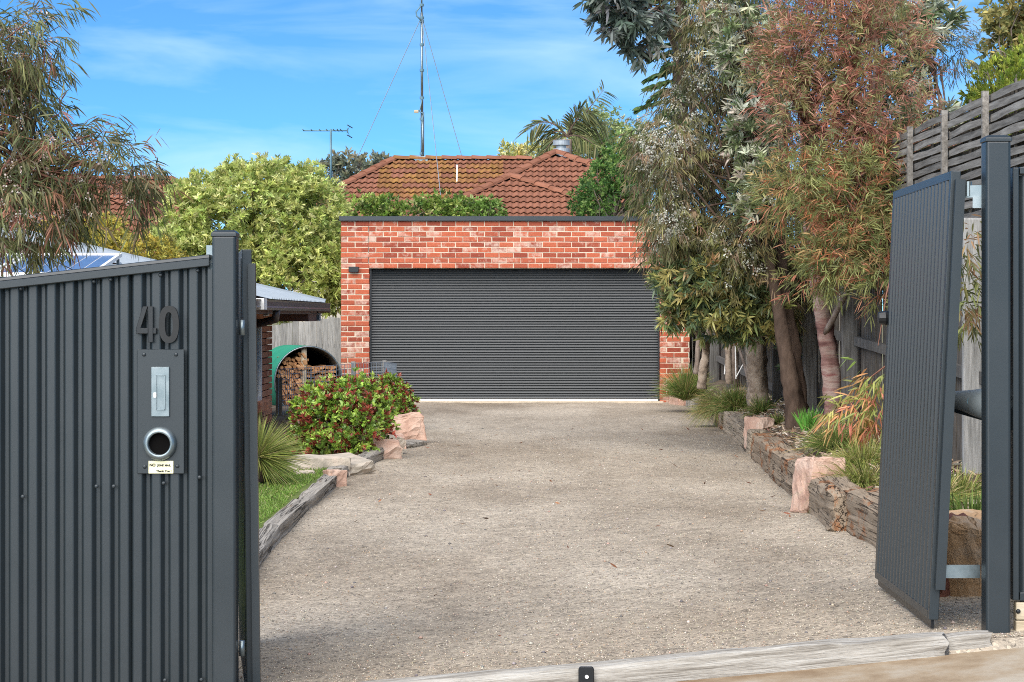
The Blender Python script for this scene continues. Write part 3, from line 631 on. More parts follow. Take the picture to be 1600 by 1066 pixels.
def gate_leaf(name, tn, bn, tf, bf, face_y_sign, nribs, label):
    """ribbed leaf as a parallelogram; tn/bn top and bottom of the hinge edge, tf/bf of the free edge"""
    tn, bn, tf, bf = map(Vector, (tn, bn, tf, bf)); g = empty(name, (bn+bf)/2, label, 'gate', 'driveway gates')
    nrm_ = (tf-tn).cross(bn-tn).normalized()
    if nrm_.x*face_y_sign < 0: nrm_ = -nrm_            # side that carries the ribbed face
    def q(s, t, off=0): return tn.lerp(tf, s).lerp(bn.lerp(bf, s), t)+nrm_*off
    th = .04; fw = .038
    upn = MB(); L = (tf-tn).length; H = (bn-tn).length
    def rect(mb, s0, s1, t0, t1, o0, o1): mb.hexa([q(s0,t1,o0), q(s1,t1,o0), q(s1,t1,o1), q(s0,t1,o1), q(s0,t0,o0), q(s1,t0,o0), q(s1,t0,o1), q(s0,t0,o1)])
    a, b = fw/L, fw/H
    for nm, args in (('hinge_stile', (0, a, 0, 1, -th/2, th/2)), ('free_stile', (1-a, 1, 0, 1, -th/2, th/2)), ('top_rail', (a+.0005, 1-a-.0005, 0, b, -th/2, th/2)), ('bottom_rail', (a+.0005, 1-a-.0005, 1-b, 1, -th/2, th/2)), ('middle_rail', (a+.0005, 1-a-.0005, .49, .51, -th/2, -.006))):
        m = MB(); rect(m, *args); bevel(m.build(nm, STEEL, g), .003, 2)
    sh = MB(); pts = []
    for k in range(nribs):
        s0 = a+(1-2*a)*k/nribs; ds = (1-2*a)/nribs
        pts += [(s0, 0), (s0+ds*.42, 0), (s0+ds*.52, .026), (s0+ds*.86, .026), (s0+ds*.96, 0)]
    pts.append((1-a, 0)); vs, fs = [], []
    for s, d in pts: vs += [q(s, b, d-.003), q(s, 1-b, d-.003)]
    for i in range(len(pts)-1): fs.append((2*i, 2*i+2, 2*i+3, 2*i+1))
    sh.add(vs, fs); sh.build('ribbed_sheet', STEEL, g)
    return g, q
NY, NF = 8.78, 10.18
lg, lq = gate_leaf('driveway_gate', P(385.5, 390, NY), P(394, 1125, NY), P(374.5, 400, NF), P(381, 1020, NF), -1, 17, 'charcoal driveway gate leaf swung open and seen edge-on behind the number post')
# the far upright shows as a second strip beside the near one
rg_, rq = gate_leaf('driveway_gate', P(1494, 267, NY), P(1459, 969, NY), P(1402, 300, NF), P(1373, 903, NF), -1, 17, 'ribbed charcoal driveway gate leaf standing open and leaning beside the retaining logs')
# hinge tubes and galvanised arms
MB().bar(rq(-.016, .02, -.014), rq(-.016, .93, -.014), .03, .04).build('hinge_tube', STEEL, rg_)
mb = MB(); mb.bar(P(1506, 300, 8.78), P(1536, 299, 8.75), .03, .05).bar(P(1520, 316, 8.76), P(1536, 316, 8.75), .03, .05); mb.tube([P(1513, 284, 8.77), P(1513, 307, 8.77)], .016, 12)
mb.build('hinge_bracket', GALV, rg_, False)
MB().box(tuple(P(1497, 893, 8.77)), (.18, .012, .054)).build('hinge_bracket', GALV, rg_)
MB().bar(rq(.02, 1.0, 0), rq(.985, 1.0, 0)+Vector((0, 0, .005)), .012, .075).build('rubber_seal', BLACK, rg_)
MB().lathe([(.03, 0), (.036, .03), (.03, .06), (.001, .062)], lambda x, y, h: Vector(P(1392, 497, NF))+Vector((-h, x, y)), 14).build('latch_knob', BLACK, rg_)
MB().bar(lq(-.02, .03, -.02), lq(-.02, .95, -.02), .03, .03).build('hinge_tube', STEEL, lg)
for v in (512, 1013): MB().tube([P(378, v-12, 8.68), P(378, v+12, 8.68)], .012, 10).build('hinge_barrel', GALV, lg, True)
MB().bar(lq(.05, .003, 0)+Vector((0, 0, .004)), lq(.95, .003, 0)+Vector((0, 0, .004)), .04, .006).build('rail_flashing', GALV, lg)
# swing gate opener
op = empty('gate_opener', P(1510, 655, 9.0), 'grey swing gate opener arm between the ribbed gate and its post', 'gate opener')
pa, pb = P(1470, 622, 9.25), P(1556, 634, 8.86); mb = MB()
mb.tube([pa, pa.lerp(pb, .3), pa.lerp(pb, .55), pa.lerp(pb, .75), pb], [.034, .04, .052, .064, .068], 16)
bevel(mb.build('body', OPENER, op, True), .002)
MB().bar(pa.lerp(pb, .2)-Vector((0, 0, .036)), pb-Vector((0, .002, .062)), .05, .02).build('base', STEEL, op)
MB().bar(pa.lerp(pb, .52)+Vector((0, -.045, .034)), pb+Vector((0, -.056, .030)), .02, .03).build('cover_panel', BLACK, op)
text_obj('lettering', '((COTT', .034, tuple(P(1510, 630.5, 8.945)), AERIAL, op, rot=(R(90), 0, R(-4)))
MB().box(tuple(P(1560, 655, 8.72)), (.12, .05, .09)).build('mounting_bracket', STEEL, op)
# right fence panel
rf = empty('steel_fence_panel', P(1640, 936, FY), 'charcoal steel fence panel in a frame beside the tall gate post', 'fence')
zt, zb = fz(262), fz(938); x0, x1 = fx(1582), fx(1790)
corrugated(x0+.02, x1, fx(1601), .09, .045, .02, .014, lambda x: zt-.03, lambda x: zb+.03, FY+.02, 'ribbed_sheet', rf)
for nm, c, d in (('side_channel', (x0+.012, FY+.015, (zt+zb)/2), (.026, .05, zt-zb)), ('top_rail', ((x0+x1)/2+.014, FY+.015, zt-.013), (x1-x0-.028, .055, .03)), ('bottom_rail', ((x0+x1)/2+.014, FY+.015, zb+.016), (x1-x0-.028, .055, .036))):
    bevel(MB().box(c, d).build(nm, STEEL, rf), .004, 2)
for i, (va, vb_, lab) in enumerate(((941, 968, 'pale pine retaining board directly under the steel fence panel'), (969.5, 1018, 'pale pine retaining board resting on the concrete at the gate post'))):
    o = MB().box((fx(1690), FY+.01, (fz(va)+fz(vb_))/2), (fx(1790)-fx(1581)-.004, .05, fz(va)-fz(vb_))).build('retaining_board', WOODP); bevel(o, .004); tag(o, lab, 'retaining board', 'retaining boards under the fence')
    o.location = (0, 0, 0)
    s = link('screw', dome(.010, BLACK), o); s.location = (fx(1583.5+6), FY-.016, (fz(va)+fz(vb_))/2)
# threshold
sleeper('threshold_beam', (-1.2, 8.47, zd(-1.2, 8.47)-.0), (fx(1461), 8.47, zd(fx(1461), 8.47)), .115, .12, 31, M('bleached_timber', [(.15,.13,.105),(.32,.295,.255),(.42,.40,.36)], 4, (.6,11,11), rough=.9, spec=.1, bump=.9, bscale=9), 'long bleached timber beam set across the driveway entrance', 'timber threshold beams', .55, 'timber beam', .065)
sleeper('threshold_beam', (fx(1463), 8.50, zd(fx(1463), 8.5)-.002), (fx(1534), 8.50, zd(fx(1534), 8.5)), .10, .11, 32, bpy.data.materials['bleached_timber'], 'short timber offcut between the long threshold beam and the right gate post', 'timber threshold beams', .3, 'timber beam', .072)
gs = empty('gate_stop', P(916, 1064, 8.42), 'small black steel gate stop bolted to the middle of the threshold beam', 'gate stop')
zc_ = zd(.3, 8.4)
pl = [(-.031, -.05), (.031, -.05), (.031, .044), (.024, .052), (-.024, .052), (-.031, .044)]
px, pz = P(916, 1062, 8.39).x, P(916, 1062, 8.39).z
bevel(MB().prism(pl, lambda a, b, c: (px+a, 8.385+c, pz+b), .012).build('plate', BLACK, gs), .003)
MB().box((px, 8.42, pz-.045), (.062, .07, .012)).build('foot', BLACK, gs)
MB().lathe([(.0075, 0), (.0075, .003), (.0001, .003)], lambda x, y, h: (px+.002+x, 8.384-h, pz+.012+y), 12).build('bolt_hole', WHITE, gs)

# ================================================================ RIGHT SIDE: paling fence, trellis, retaining logs
XF = 3.2
pf = empty('paling_fence', (XF, 24, .3), 'tall weathered paling fence coloured dark for the shade behind the trees, posts and rails facing the driveway', 'fence')
def ftop(y): return 2.12+.012*(y-14.6)
mb = MB(); y = 11.0
while y < 44:
    w = rnd.uniform(.085, .105); t = ftop(y)-.03+rnd.uniform(-.03, .02); xo = rnd.uniform(0, .014)+(.012 if rnd.random() < .5 else 0)
    mb.box((XF+.10+xo, y+w/2, t/2-.02), (.014, w, t+.1)); y += w-.006
mb.build('palings', WOODD, pf)['kind'] = 'stuff'
for k in range(9):
    y = 14.65+2.68*(k-1); zb = rbed_z(XF, y)-.1
    m = MB(); m.box((XF, y, (ftop(y)+zb)/2), (.15, .075, ftop(y)-zb)); a = ftop(y)
    bevel(m.build('fence_post', WOODG if k < 2 else WOODM, pf), .012, 2)
for k in range(8):
    ya, yb = 14.65+2.68*(k-1)+.04, 14.65+2.68*k-.04
    for hh in (.09, .98):
        za, zb = rbed_z(XF, ya)+hh, rbed_z(XF, yb)+hh
        if hh > .5: za, zb = 1.10+.035*(ya-17), 1.10+.035*(yb-17)
        else: za, zb = .36+.03*(ya-20), .36+.03*(yb-20)
        MB().bar((XF+.055, ya, za), (XF+.055, yb, zb), .05, .085).build('fence_rail', WOODM, pf)
tr = empty('woven_trellis', (XF+.2, 19, 2), 'woven grey timber slat screen rising above the paling fence', 'trellis screen')
XT = XF+.18; y0, bay = 10.75, 1.42; rows = 14
for k in range(12):
    MB().box((XT-.018, y0+bay*k, 2.40), (.046, .042, 1.28)).build('trellis_post', WOODS, tr)
for k in range(0, 11):
    MB().box((XT+.03, y0+bay*(k+.5), 2.40), (.014, .035, 1.3)).build('trellis_batten', WOODD, tr)
for r_ in range(rows):
    z = 2.04+r_*.0735
    for c in range(5):
        ya = y0+bay*2*c+bay*(r_ % 2)*0; n = 16; vs = []; dz0 = rnd.uniform(-.008, .008); dz1 = rnd.uniform(-.008, .008)
        for i in range(n+1):
            yy = ya+2*bay*i/n; ph = math.sin(math.pi*(yy-y0)/bay*1.0+(math.pi if r_ % 2 else 0)+math.pi/2)
            xx = XT+.012+.011*math.cos(math.pi*(yy-y0)/(bay*.5))*(1 if r_ % 2 else -.4)+.002*r_ % .003; zz = z+dz0+(dz1-dz0)*i/n+.003*math.sin(yy*3+r_)
            h = .0262+.002*math.sin(yy*7+r_)
            vs += [(xx-.004, yy, zz-h), (xx+.004, yy, zz-h), (xx+.004, yy, zz+h), (xx-.004, yy, zz+h)]
        fs = [(4*i+a, 4*i+4+a, 4*i+4+(a+1) % 4, 4*i+(a+1) % 4) for i in range(n) for a in range(4)]+[(3,2,1,0), (4*n, 4*n+1, 4*n+2, 4*n+3)]
        MB().add(vs, fs).build('slat', WOODS, tr)
for r_ in range(13):
    for c in range(5):
        MB().box((XT+.055+.004*(c % 2), y0+bay*(2*c+1), 2.077+r_*.0735), (.008, 2*bay-.004, .05)).build('slat', WOODD, tr)
# retaining logs and rocks, near to far
G = 'retaining logs and sleepers along the garden bed'
def edge(y, o=0): return (lerp_tab(XR, y)+o, y, zd(lerp_tab(XR, y), y))
sleeper('retaining_log', edge(11.45, .13), edge(13.4, .12), .24, .29, 1, SLEEPR, 'weathered hardwood log with rusty splits nearest the open ribbed gate', G, 1.2)
sleeper('retaining_log', edge(13.1, .02), edge(15.35, .10), .27, .31, 2, SLEEPR, 'hollowed grey log with a domed end beside the tall pink rock', G, 1.4)
sleeper('retaining_log', edge(15.65, .10), edge(18.9, .12), .25, .30, 3, SLEEPR, 'cracked sleeper with rust red patches and lichen grey top, right of the mulch', G, 1.2)
sleeper('retaining_log', edge(18.8, .11), edge(21.6, .11), .23, .30, 4, SLEEPR, 'dark mossy grey sleeper below the mulch in front of the dark tree trunk', G, .9)
sleeper('retaining_sleeper', edge(22.0, .1), edge(24.6, .11), .2, .30, 5, SLEEPT, 'square tan sleeper with smooth sawn faces behind the grey mossy sleeper', G, .35)
sleeper('retaining_sleeper', edge(24.5, .12), edge(26.3, .12), .2, .31, 6, SLEEPT, 'tan sleeper with a rusty stripe at its end, below the flat cream stone', G, .3)
sleeper('retaining_sleeper', edge(26.7, .12), edge(29.6, .10), .2, .26, 7, SLEEPR, 'brown sleeper half hidden under the overhanging straw coloured tussock', G, .6)
GR = 'sandstone rocks along the garden bed'
def rk(u, v, h, size, seed, mat, label, rot=0, tilt=(0,0), grp=GR, cuts=11):
    g = ground_at(u, v); return rock('garden_rock', g+Vector((0, 0, size[2]/2-.05+h)), size, seed, mat, label, grp, rot, tilt, cuts)
rk(1278, 800, 0, (.30, .34, .45), 3, STONEP, 'tall pink sandstone rock wedged between two weathered logs', .3, (.05,.05))
rk(1186, 706, 0, (.24, .34, .43), 8, STONEP, 'pointed pale pink rock standing between the tan sleeper and the grey sleeper', .5, (.0,.12))
rk(1140, 655, .16, (.27, .3, .24), 12, STONEW, 'flat topped cream stone on the bed behind the tan sleeper', .1)
rk(1098, 641, 0, (.26, .4, .38), 15, STONEW, 'pale stone under the straw coloured tussock', .2)
rk(1066, 633, 0, (.34, .45, .36), 16, STONEP, 'pale rounded sandstone rock second from the garage wall', .3)
rk(1080, 637, 0, (.12, .4, .28), 17, SLEEPG, 'dark grey upright stone in front of the rounded pale rock', .1)
rk(1049, 628, 0, (.17, .4, .35), 18, STONEP, 'narrow pale rock against the right brick pier of the garage', .1)
rock('boulder', P(1478, 950, 9.95)+Vector((0, 0, .17)), (.34, .4, .56), 21, STONER, 'dark maroon sandstone boulder in the gap behind the steel hinge strap', GR, .2)
rock('boulder', P(1527, 955, 9.75)+Vector((0, 0, .19)), (.19, .3, .50), 24, STONEO, 'ochre and grey sandstone boulder behind the tall gate post', GR, .7)
rock('boulder', P(1487, 870, 10.7)+Vector((0, 0, .06)), (.4, .4, .36), 26, STONEO, 'orange topped rock behind the maroon boulder', GR, 1.2)
rk(1236, 672, .18, (.26, .2, .2), 28, M('white_quartz', [(.55,.54,.52),(.7,.69,.67)], 6, rough=.9), 'whitish lump of rock on the mulch left of the dark trunk', .4)

# ================================================================ LEFT SIDE: edging
GL = 'edging timbers along the lawn'
def el(y, o=0): return (lerp_tab(XL, y)+o, y, zd(lerp_tab(XL, y), y))
sleeper('edging_sleeper', el(11.2, -.05), el(14.6, -.06), .13, .155, 41, SLEEPG, 'cracked silver grey edging sleeper at the near end of the lawn', GL, 1.0)
sleeper('edging_sleeper', el(14.5, -.055), el(18.35, -.05), .12, .15, 42, SLEEPG, 'narrow grey edging sleeper running up to the small pink stone', GL, .8)
sleeper('edging_sleeper', el(18.7, -.10), el(21.4, -.05), .17, .16, 43, SLEEPG, 'dark cracked edging sleeper beside the flat pale slabs', GL, 1.0)
GE = 'sandstone edging stones on the left of the driveway'
rk(523, 758, 0, (.17, .22, .19), 51, STONEP, 'small pink stone standing at the end of the grey edging sleeper', .4, grp=GE)
rk(538, 738, .02, (.50, .9, .17), 52, STONEW, 'long flat pale slab sloping beside the dark cracked edging sleeper', .5, (.04,-.08), GE, 9)
rk(496, 744, .02, (.62, .4, .22), 53, STONEW, 'low pale rock at the foot of the red leaved shrub', .3, (0,.05), GE)
rk(478, 750, .0, (.22, .25, .14), 54, STONEW, 'small whitish stone at the edge of the lawn by the grass tree', .2, (0,0), GE)
rk(590, 716, .0, (.42, .5, .26), 55, STONEP, 'pinkish brown stone under the red leaved shrub', .5, (0,.1), GE)
rk(606, 709, .0, (.24, .4, .27), 56, STONEW, 'upright tan stone between the brown stone and the broad pink slab', .8, (0,.25), GE)
rk(616, 700, 0, (.26, .4, .2), 58, STONEP, 'short pink block in front of the broad pink slab', .1, (0,0), GE, 8)
rk(629, 692, .05, (.50, .42, .33), 57, STONEP, 'broad pink sandstone slab at the bend of the driveway', .15, (0,-.10), GE, 8)
rk(640, 697, -.05, (.26, .7, .16), 59, SLEEPG, 'dark grey slate kerb stone at the foot of the broad pink slab', -.35, (0,0), GE, 8)

# ================================================================ COTTAGE ON THE LEFT
WX = -3.27
ct = empty('brick_cottage', (WX-2, 26, -.5), 'low brown brick cottage with metal roof beside the lawn', 'house')
YE = 28.8; wz0, wz1 = -.55, 1.5
cw = MB(); cw.box((WX-.016-.05, 22.1, (wz0+wz1)/2), (.1, 12.4-.02, wz1-wz0)); cw.box((WX-2.2, YE-.08, (wz0+wz1)/2), (4.2, .14, wz1-wz0)); cw.box((WX-2.4, 16.0, (wz0+wz1)/2), (4.5, .14, wz1-wz0))
cwall = cw.build('wall', DMORTAR, ct)
hm = brick_meshes(.23, .076, .09, HBRICK, 4, 30); hh_ = brick_meshes(.11, .076, .09, HBRICK, 2, 40)
wy0, wy1, wzs, wzt = 24.6, 27.4, .33, 1.36
for k in range(24):
    z = -.5+.086*k+.043; y = YE; first = k % 2 == 1; lim = wy1+.012 if wzs < z < wzt else 26.1
    while y-lim > .04:
        L = .11 if first else .23; first = False
        L = min(L, y-lim-.004)
        o = link('brick', rnd.choice(hm), cwall); o.location = (WX-.045, y-L/2, z); o.rotation_euler = (0, 0, R(90)); o.scale = (L/.23, 1, 1); y -= L+.01
mb = MB()
for k in range(24):
    mb.box((WX-.05, 20.9, -.5+.086*k+.043), (.09, 10.2 if not (wzs < -.5+.086*k+.043 < wzt) else 6.0, .076))
mb.build('brickwork', HBRICK, cwall)['kind'] = 'stuff'
win = MB()
for c, d in (((WX-.002, (wy0+wy1)/2, wzt-.03), (.06, wy1-wy0, .06)), ((WX-.002, (wy0+wy1)/2, wzs+.04), (.06, wy1-wy0, .06)), ((WX-.002, wy1-.06, (wzt+wzs)/2), (.06, .12, wzt-wzs-.13)), ((WX-.002, wy0+.06, (wzt+wzs)/2), (.06, .12, wzt-wzs-.13)), ((WX-.002, (wy0+wy1)/2, (wzt+wzs)/2), (.05, .06, wzt-wzs-.13))): win.box(c, d)
wn = win.build('window', WHITE, ct); MB().box((WX-.009, (wy0+wy1)/2, (wzt+wzs)/2), (.012, wy1-wy0-.2, wzt-wzs-.12)).build('pane', GLASS, wn)
sillb = brick_meshes(.12, .11, .17, HBRICK, 2, 50)
y = 24.6
while y < 27.6:
    o = link('sill_brick', sillb[0], cwall); o.location = (WX+.02, y, wzs-.045); o.rotation_euler = (0, R(-8), R(90)); y += .128
EX = -2.74; EZ = 1.60
def rz(x): return EZ+.03+(EX-x)*.232
rf_ = MB(); XW = -8.2; n = 44; vs, fs = [], []
ribs = []; y = 15.8
y = 24.0
while y < 31.0: ribs += [(y, 0), (y+.12, 0), (y+.135, .02), (y+.155, .02), (y+.17, 0)]; y += .19
for y, h in ribs: vs += [(EX, y, rz(EX)+h), (XW, y, rz(XW)+h)]
for i in range(len(ribs)-1): fs.append((2*i, 2*i+2, 2*i+3, 2*i+1))
rf_.add(vs, fs); rf_.build('roof', ROOFM, ct)
fs0, fs1 = Vector((-3.75, 24.05, 2.03)), Vector((-9.0, 24.05, 2.03)); dn_ = Vector((0, -6.5, -6.5*math.tan(R(9)))); fr2 = MB(); vs, fs = [], []
x = 0.0
while x < 5.2:
    for dx, h in ((0, 0), (.12, 0), (.135, .02), (.155, .02), (.17, 0)):
        p = fs0.lerp(fs1, (x+dx)/5.25); vs += [p+Vector((0, 0, h)), p+dn_+Vector((0, 0, h))]
    x += .19
for i in range(len(vs)//2-1): fs.append((2*i, 2*i+2, 2*i+3, 2*i+1))
fr2.add(vs, fs).build('front_roof_slope', ROOFM, ct)
for yg, nm_ in ((YE-.08, 'gable_infill'), (24.12, 'gable_infill')):
    MB().prism([(WX-.03, 1.49), (WX-.03, rz(WX-.03)-.03), (-7.4, rz(-7.4)-.03), (-7.4, 1.49)], lambda a, b, c: (a, yg-.05+c, b), .1).build(nm_, FASCIA, ct)
MB().box((WX-.06, 26.4, 1.56), (.1, 4.7, .13)).build('eave_infill', FASCIA, ct)
MB().bar((EX, 31.02, rz(EX)+.02), (XW, 31.02, rz(XW)+.02), .06, .06).build('barge_flashing', ROOFM, ct)
MB().bar((EX-.02, 31.06, rz(EX)-.05), (XW, 31.06, rz(XW)-.05), .03, .12).build('barge_board', FASCIA, ct)
gt = MB(); gpf = [(0, .0), (.115, .0), (.125, .03), (.118, .045), (.118, .095), (.128, .115), (.11, .115), (.10, .03), (.015, .02), (.012, .115), (0, .115)]
gt.prism(gpf, lambda a, b, c: (EX-.04+a, 22.0+c, EZ-.10+b+.000*c), 8.95); gt.build('gutter', GUTTER, ct)
MB().box((EX-.06, 26.5, EZ-.05), (.03, 8.95, .16)).build('fascia', FASCIA, ct)
MB().box((EX-.3, 26.4, EZ-.135), (.5, 8.8, .012)).build('soffit', GUTTER, ct)
MB().box((EX-.02, 31.03, EZ-.05), (.17, .11, .14)).build('gutter_end', FASCIA, ct)
MB().box((EX-.30, 29.9, EZ-.19), (.5, 1.9, .10)).build('eave_beam', FASCIA, ct)
MB().tube([(EX+.04, 24.2, EZ-.1), (EX+.03, 24.25, EZ-.2), (EX-.3, 24.5, EZ-.28), (WX+.05, 24.7, EZ-.3), (WX+.05, 24.75, EZ-.6), (WX+.05, 24.75, -.4)], .045, 10).build('downpipe', GUTTER, ct, True)
MB().box(tuple(P(409, 475, 22.5)+Vector((-.02,0,0))), (.12, .3, .12)).build('vent_box', WHITE, ct)
for u, v, Y in ((497, 496, 30.2), (416, 487, 25.5)):
    f = empty('floodlight', P(u, v, Y), 'small white floodlight hanging under the %s of the cottage eave' % ('far end' if u > 450 else 'near part'), 'light', 'floodlights under the eave')
    c = P(u, v, Y); bevel(MB().box(tuple(c), (.07, .07, .11)).build('lamp_head', WHITE, f), .008); MB().bar(c+Vector((0, 0, .055)), c+Vector((-.04, 0, .13)), .02, .02).build('arm', BLACK, f)
    MB().box(tuple(c-Vector((0, .037, .0))), (.05, .006, .08)).build('lens', GLASS, f)
def solar(u0, u1, vtop, Y, label):
    a, b = P(u0, vtop, Y), P(u1, vtop, Y); dn = Vector((0, -1.62*math.cos(R(9)), -1.62*math.sin(R(9)))); up = Vector((0, -math.sin(R(9)), math.cos(R(9))))
    e = empty('solar_panel', (a+b)/2+dn/2, label, 'solar panel', 'solar panels on the cottage roof'); ex = (b-a)
    def fr(s, t, h): return a+ex*s+dn*t+up*h
    def slab(mb, s0, s1, t0, t1, h0, h1): mb.hexa([fr(s0,t1,h0), fr(s1,t1,h0), fr(s1,t0,h0), fr(s0,t0,h0), fr(s0,t1,h1), fr(s1,t1,h1), fr(s1,t0,h1), fr(s0,t0,h1)])
    m = MB(); w = .035
    slab(m, 0, 1, 0, w*.7, 0, .04); slab(m, 0, 1, 1-w*.7, 1, 0, .04); slab(m, 0, w, w*.7, 1-w*.7, 0, .04); slab(m, 1-w, 1, w*.7, 1-w*.7, 0, .04); m.build('frame', WHITE, e)
    for i in range(6):
        for j in range(10):
            s0 = w+(1-2*w)*i/6; t0 = w*.7+(1-1.4*w)*j/10; m = MB(); slab(m, s0+.006, s0+(1-2*w)/6-.006, t0+.003, t0+(1-1.4*w)/10-.003, .022, .026); m.build('solar_cell', PVCELL, e)
    m = MB(); slab(m, w, 1-w, w*.7, 1-w*.7, .014, .0215); m.build('backsheet', WHITE, e)
    m = MB()
    for s in (.03, .97): m.bar(fr(s, .06, 0), fr(s, .06, -.25), .03, .03)
    m.build('leg', GALV, e)
solar(46, 191, 401, 23.6, 'blue solar panel on a tilted white frame on the cottage roof')
solar(-104, 40, 401, 23.6, 'blue solar panel partly behind the weeping tree on the cottage roof')

# ================================================================ BACK LEFT: paling fence, firewood, wire fence
bf = empty('paling_fence', P(478, 640, 37.0), 'silver grey paling fence behind the firewood shelter', 'fence')
u = 395.0
while u < 532:
    w = rnd.uniform(8.0, 10.0); Y = 37.0; a, b = P(u, 640, Y), P(u+w-.35, 640, Y); t = P(0, 508-(u-420)*.125+rnd.uniform(-1.5, 1.5), Y).z; dy = rnd.uniform(-.006, .006)
    o = MB().box(((a.x+b.x)/2, Y+dy, (t-.5)/2), (b.x-a.x, .016, t+.5)).build('paling', WOODG, bf); u += w
MB().box((P(465, 0, 37).x, 37.04, .9), (1.8, .05, .08)).build('fence_rail', WOODG, bf)
fw = empty('firewood_shelter', P(480, 642, 34.2), 'firewood shelter made of a green corrugated tank section lying on its side', 'firewood shelter')
SY = 33.7; tc_ = P(482, 596, SY); RT = .555; ax = Vector((-.36, .93, 0)).normalized(); sx_ = Vector((ax.y, -ax.x, 0)); up = Vector((0, 0, 1))
def tk(r, t, h): return tc_+sx_*(r*math.cos(t))+up*(r*math.sin(t))+ax*h
m = MB(); m2 = MB(); m3 = MB(); nseg = 48; nl = 26
def tsheet(mb, off):
    vs, fs = [], []
    for i in range(nl+1):
        h = 1.25*i/nl; r = RT+off+.010*math.cos(h*2*math.pi/.097)
        for j in range(nseg): vs.append(tk(r, 2*math.pi*j/nseg, h))
    for i in range(nl):
        for j in range(nseg): q = (j+1) % nseg; fs.append((i*nseg+j, i*nseg+q, (i+1)*nseg+q, (i+1)*nseg+j))
    mb.add(vs, fs)
tsheet(m, .004); m.build('tank_shell', GREENT, fw, True)
tsheet(m2, -.004); m2.build('tank_lining', GALV, fw, True)
m3.tube([tk(RT, 2*math.pi*j/40, -.005) for j in range(41)], .011, 6, caps=False); m3.build('front_rim', GALV, fw, True)
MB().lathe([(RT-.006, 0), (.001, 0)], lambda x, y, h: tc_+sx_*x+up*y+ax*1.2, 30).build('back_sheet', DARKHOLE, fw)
MB().tube([tk(0, 0, .10)+sx_*(-.05)-up*RT*.95, tk(0, 0, .10)+sx_*(-.05)+up*RT*.97], .05, 12).build('prop_post', WOODP, fw, True)
logm = []
for i in range(6):
    r = random.Random(70+i); bm = bmesh.new(); poly = [(0, 0), (.085, .005), (.075, .05), (.03, .08), (-.01, .05)] if i % 2 else [(0, 0), (.1, 0), (.095, .042), (.005, .05)]
    mbq = MB(); mbq.prism([(a*r.uniform(.75, 1.05), b*r.uniform(.75, 1.1)) for a, b in poly], lambda a, b, c: (a-.05, c, b-.025), .32); me = mbq.mesh('firewood_log', LOGM); logm.append(me)
nl_ = 0
for i in range(16):
    for j in range(15):
        a = -RT+.05+(2*RT-.1)*(i+.5*(j % 2)+rnd.uniform(-.12, .12))/15.5; b = -RT+.04+.066*j+rnd.uniform(-.01, .01)
        top = .37-.55*max(0, a+.02) if a > -.02 else .42+.2*(a+.1)
        if a > .0: top = .22
        if a*a+b*b > (RT-.055)**2 or b > top or nl_ >= 190: continue
        o = link('firewood_log', rnd.choice(logm)); h = rnd.uniform(.02, .12)
        o.location = tc_+sx_*a+up*b+ax*h
        roll = rnd.uniform(-.4, .4)+(.9 if a < -.02 else 0); o.rotation_euler = (Matrix.Rotation(math.atan2(-ax.x, ax.y)+rnd.uniform(-.12, .12), 4, 'Z') @ Matrix.Rotation(roll, 4, 'Y')).to_euler()
        o.scale = (rnd.uniform(.7, 1.15), 1, rnd.uniform(.7, 1.1))
        tag(o, 'split red brown firewood log stacked in the green tank shelter', 'firewood', 'split logs stacked in the tank shelter'); nl_ += 1
wf = empty('wire_fence', P(520, 640, 31.5), 'low galvanised wire mesh fence on short timber posts before the firewood', 'fence')
wire_pts = [P(436, 640, 30.5), P(487, 640, 31.6), P(552, 640, 32.6), P(601, 630, 33.4), P(620, 628, 31.5)]
def wtop(i): return CZ-(( 572, 574, 568, 566, 568)[i]-HV)*wire_pts[i].y/FPX
for i, p in enumerate(wire_pts[:4]):
    t = (591, 595, 565, 563)[i]; zt_ = CZ-(t-HV)*p.y/FPX
    MB().box((p.x, p.y, (zt_-.3)/2), (.09 if i < 2 else .065, .06, zt_+.3)).build('fence_post', WOODD if i in (0,) else WOODG, wf)
wm = MB()
for i in range(4):
    a, b = wire_pts[i], wire_pts[i+1]; za, zb = wtop(i), wtop(i+1); L = (b-a).length
    if i == 0: za = zb
    for k in range(11):
        f = k/10; wm.tube([(a.x, a.y-.04, -.1+(za+.1)*f), (b.x, b.y-.04, -.1+(zb+.1)*f)], .0038, 4, caps=False)
    for k in range(int(L/.075)+1):
        f = k*.075/L; q = a.lerp(b, f); wm.tube([(q.x, q.y-.04, -.1), (q.x, q.y-.04, za+(zb-za)*f)], .0034, 4, caps=False)
wm.build('wire_mesh', WIRE, wf)

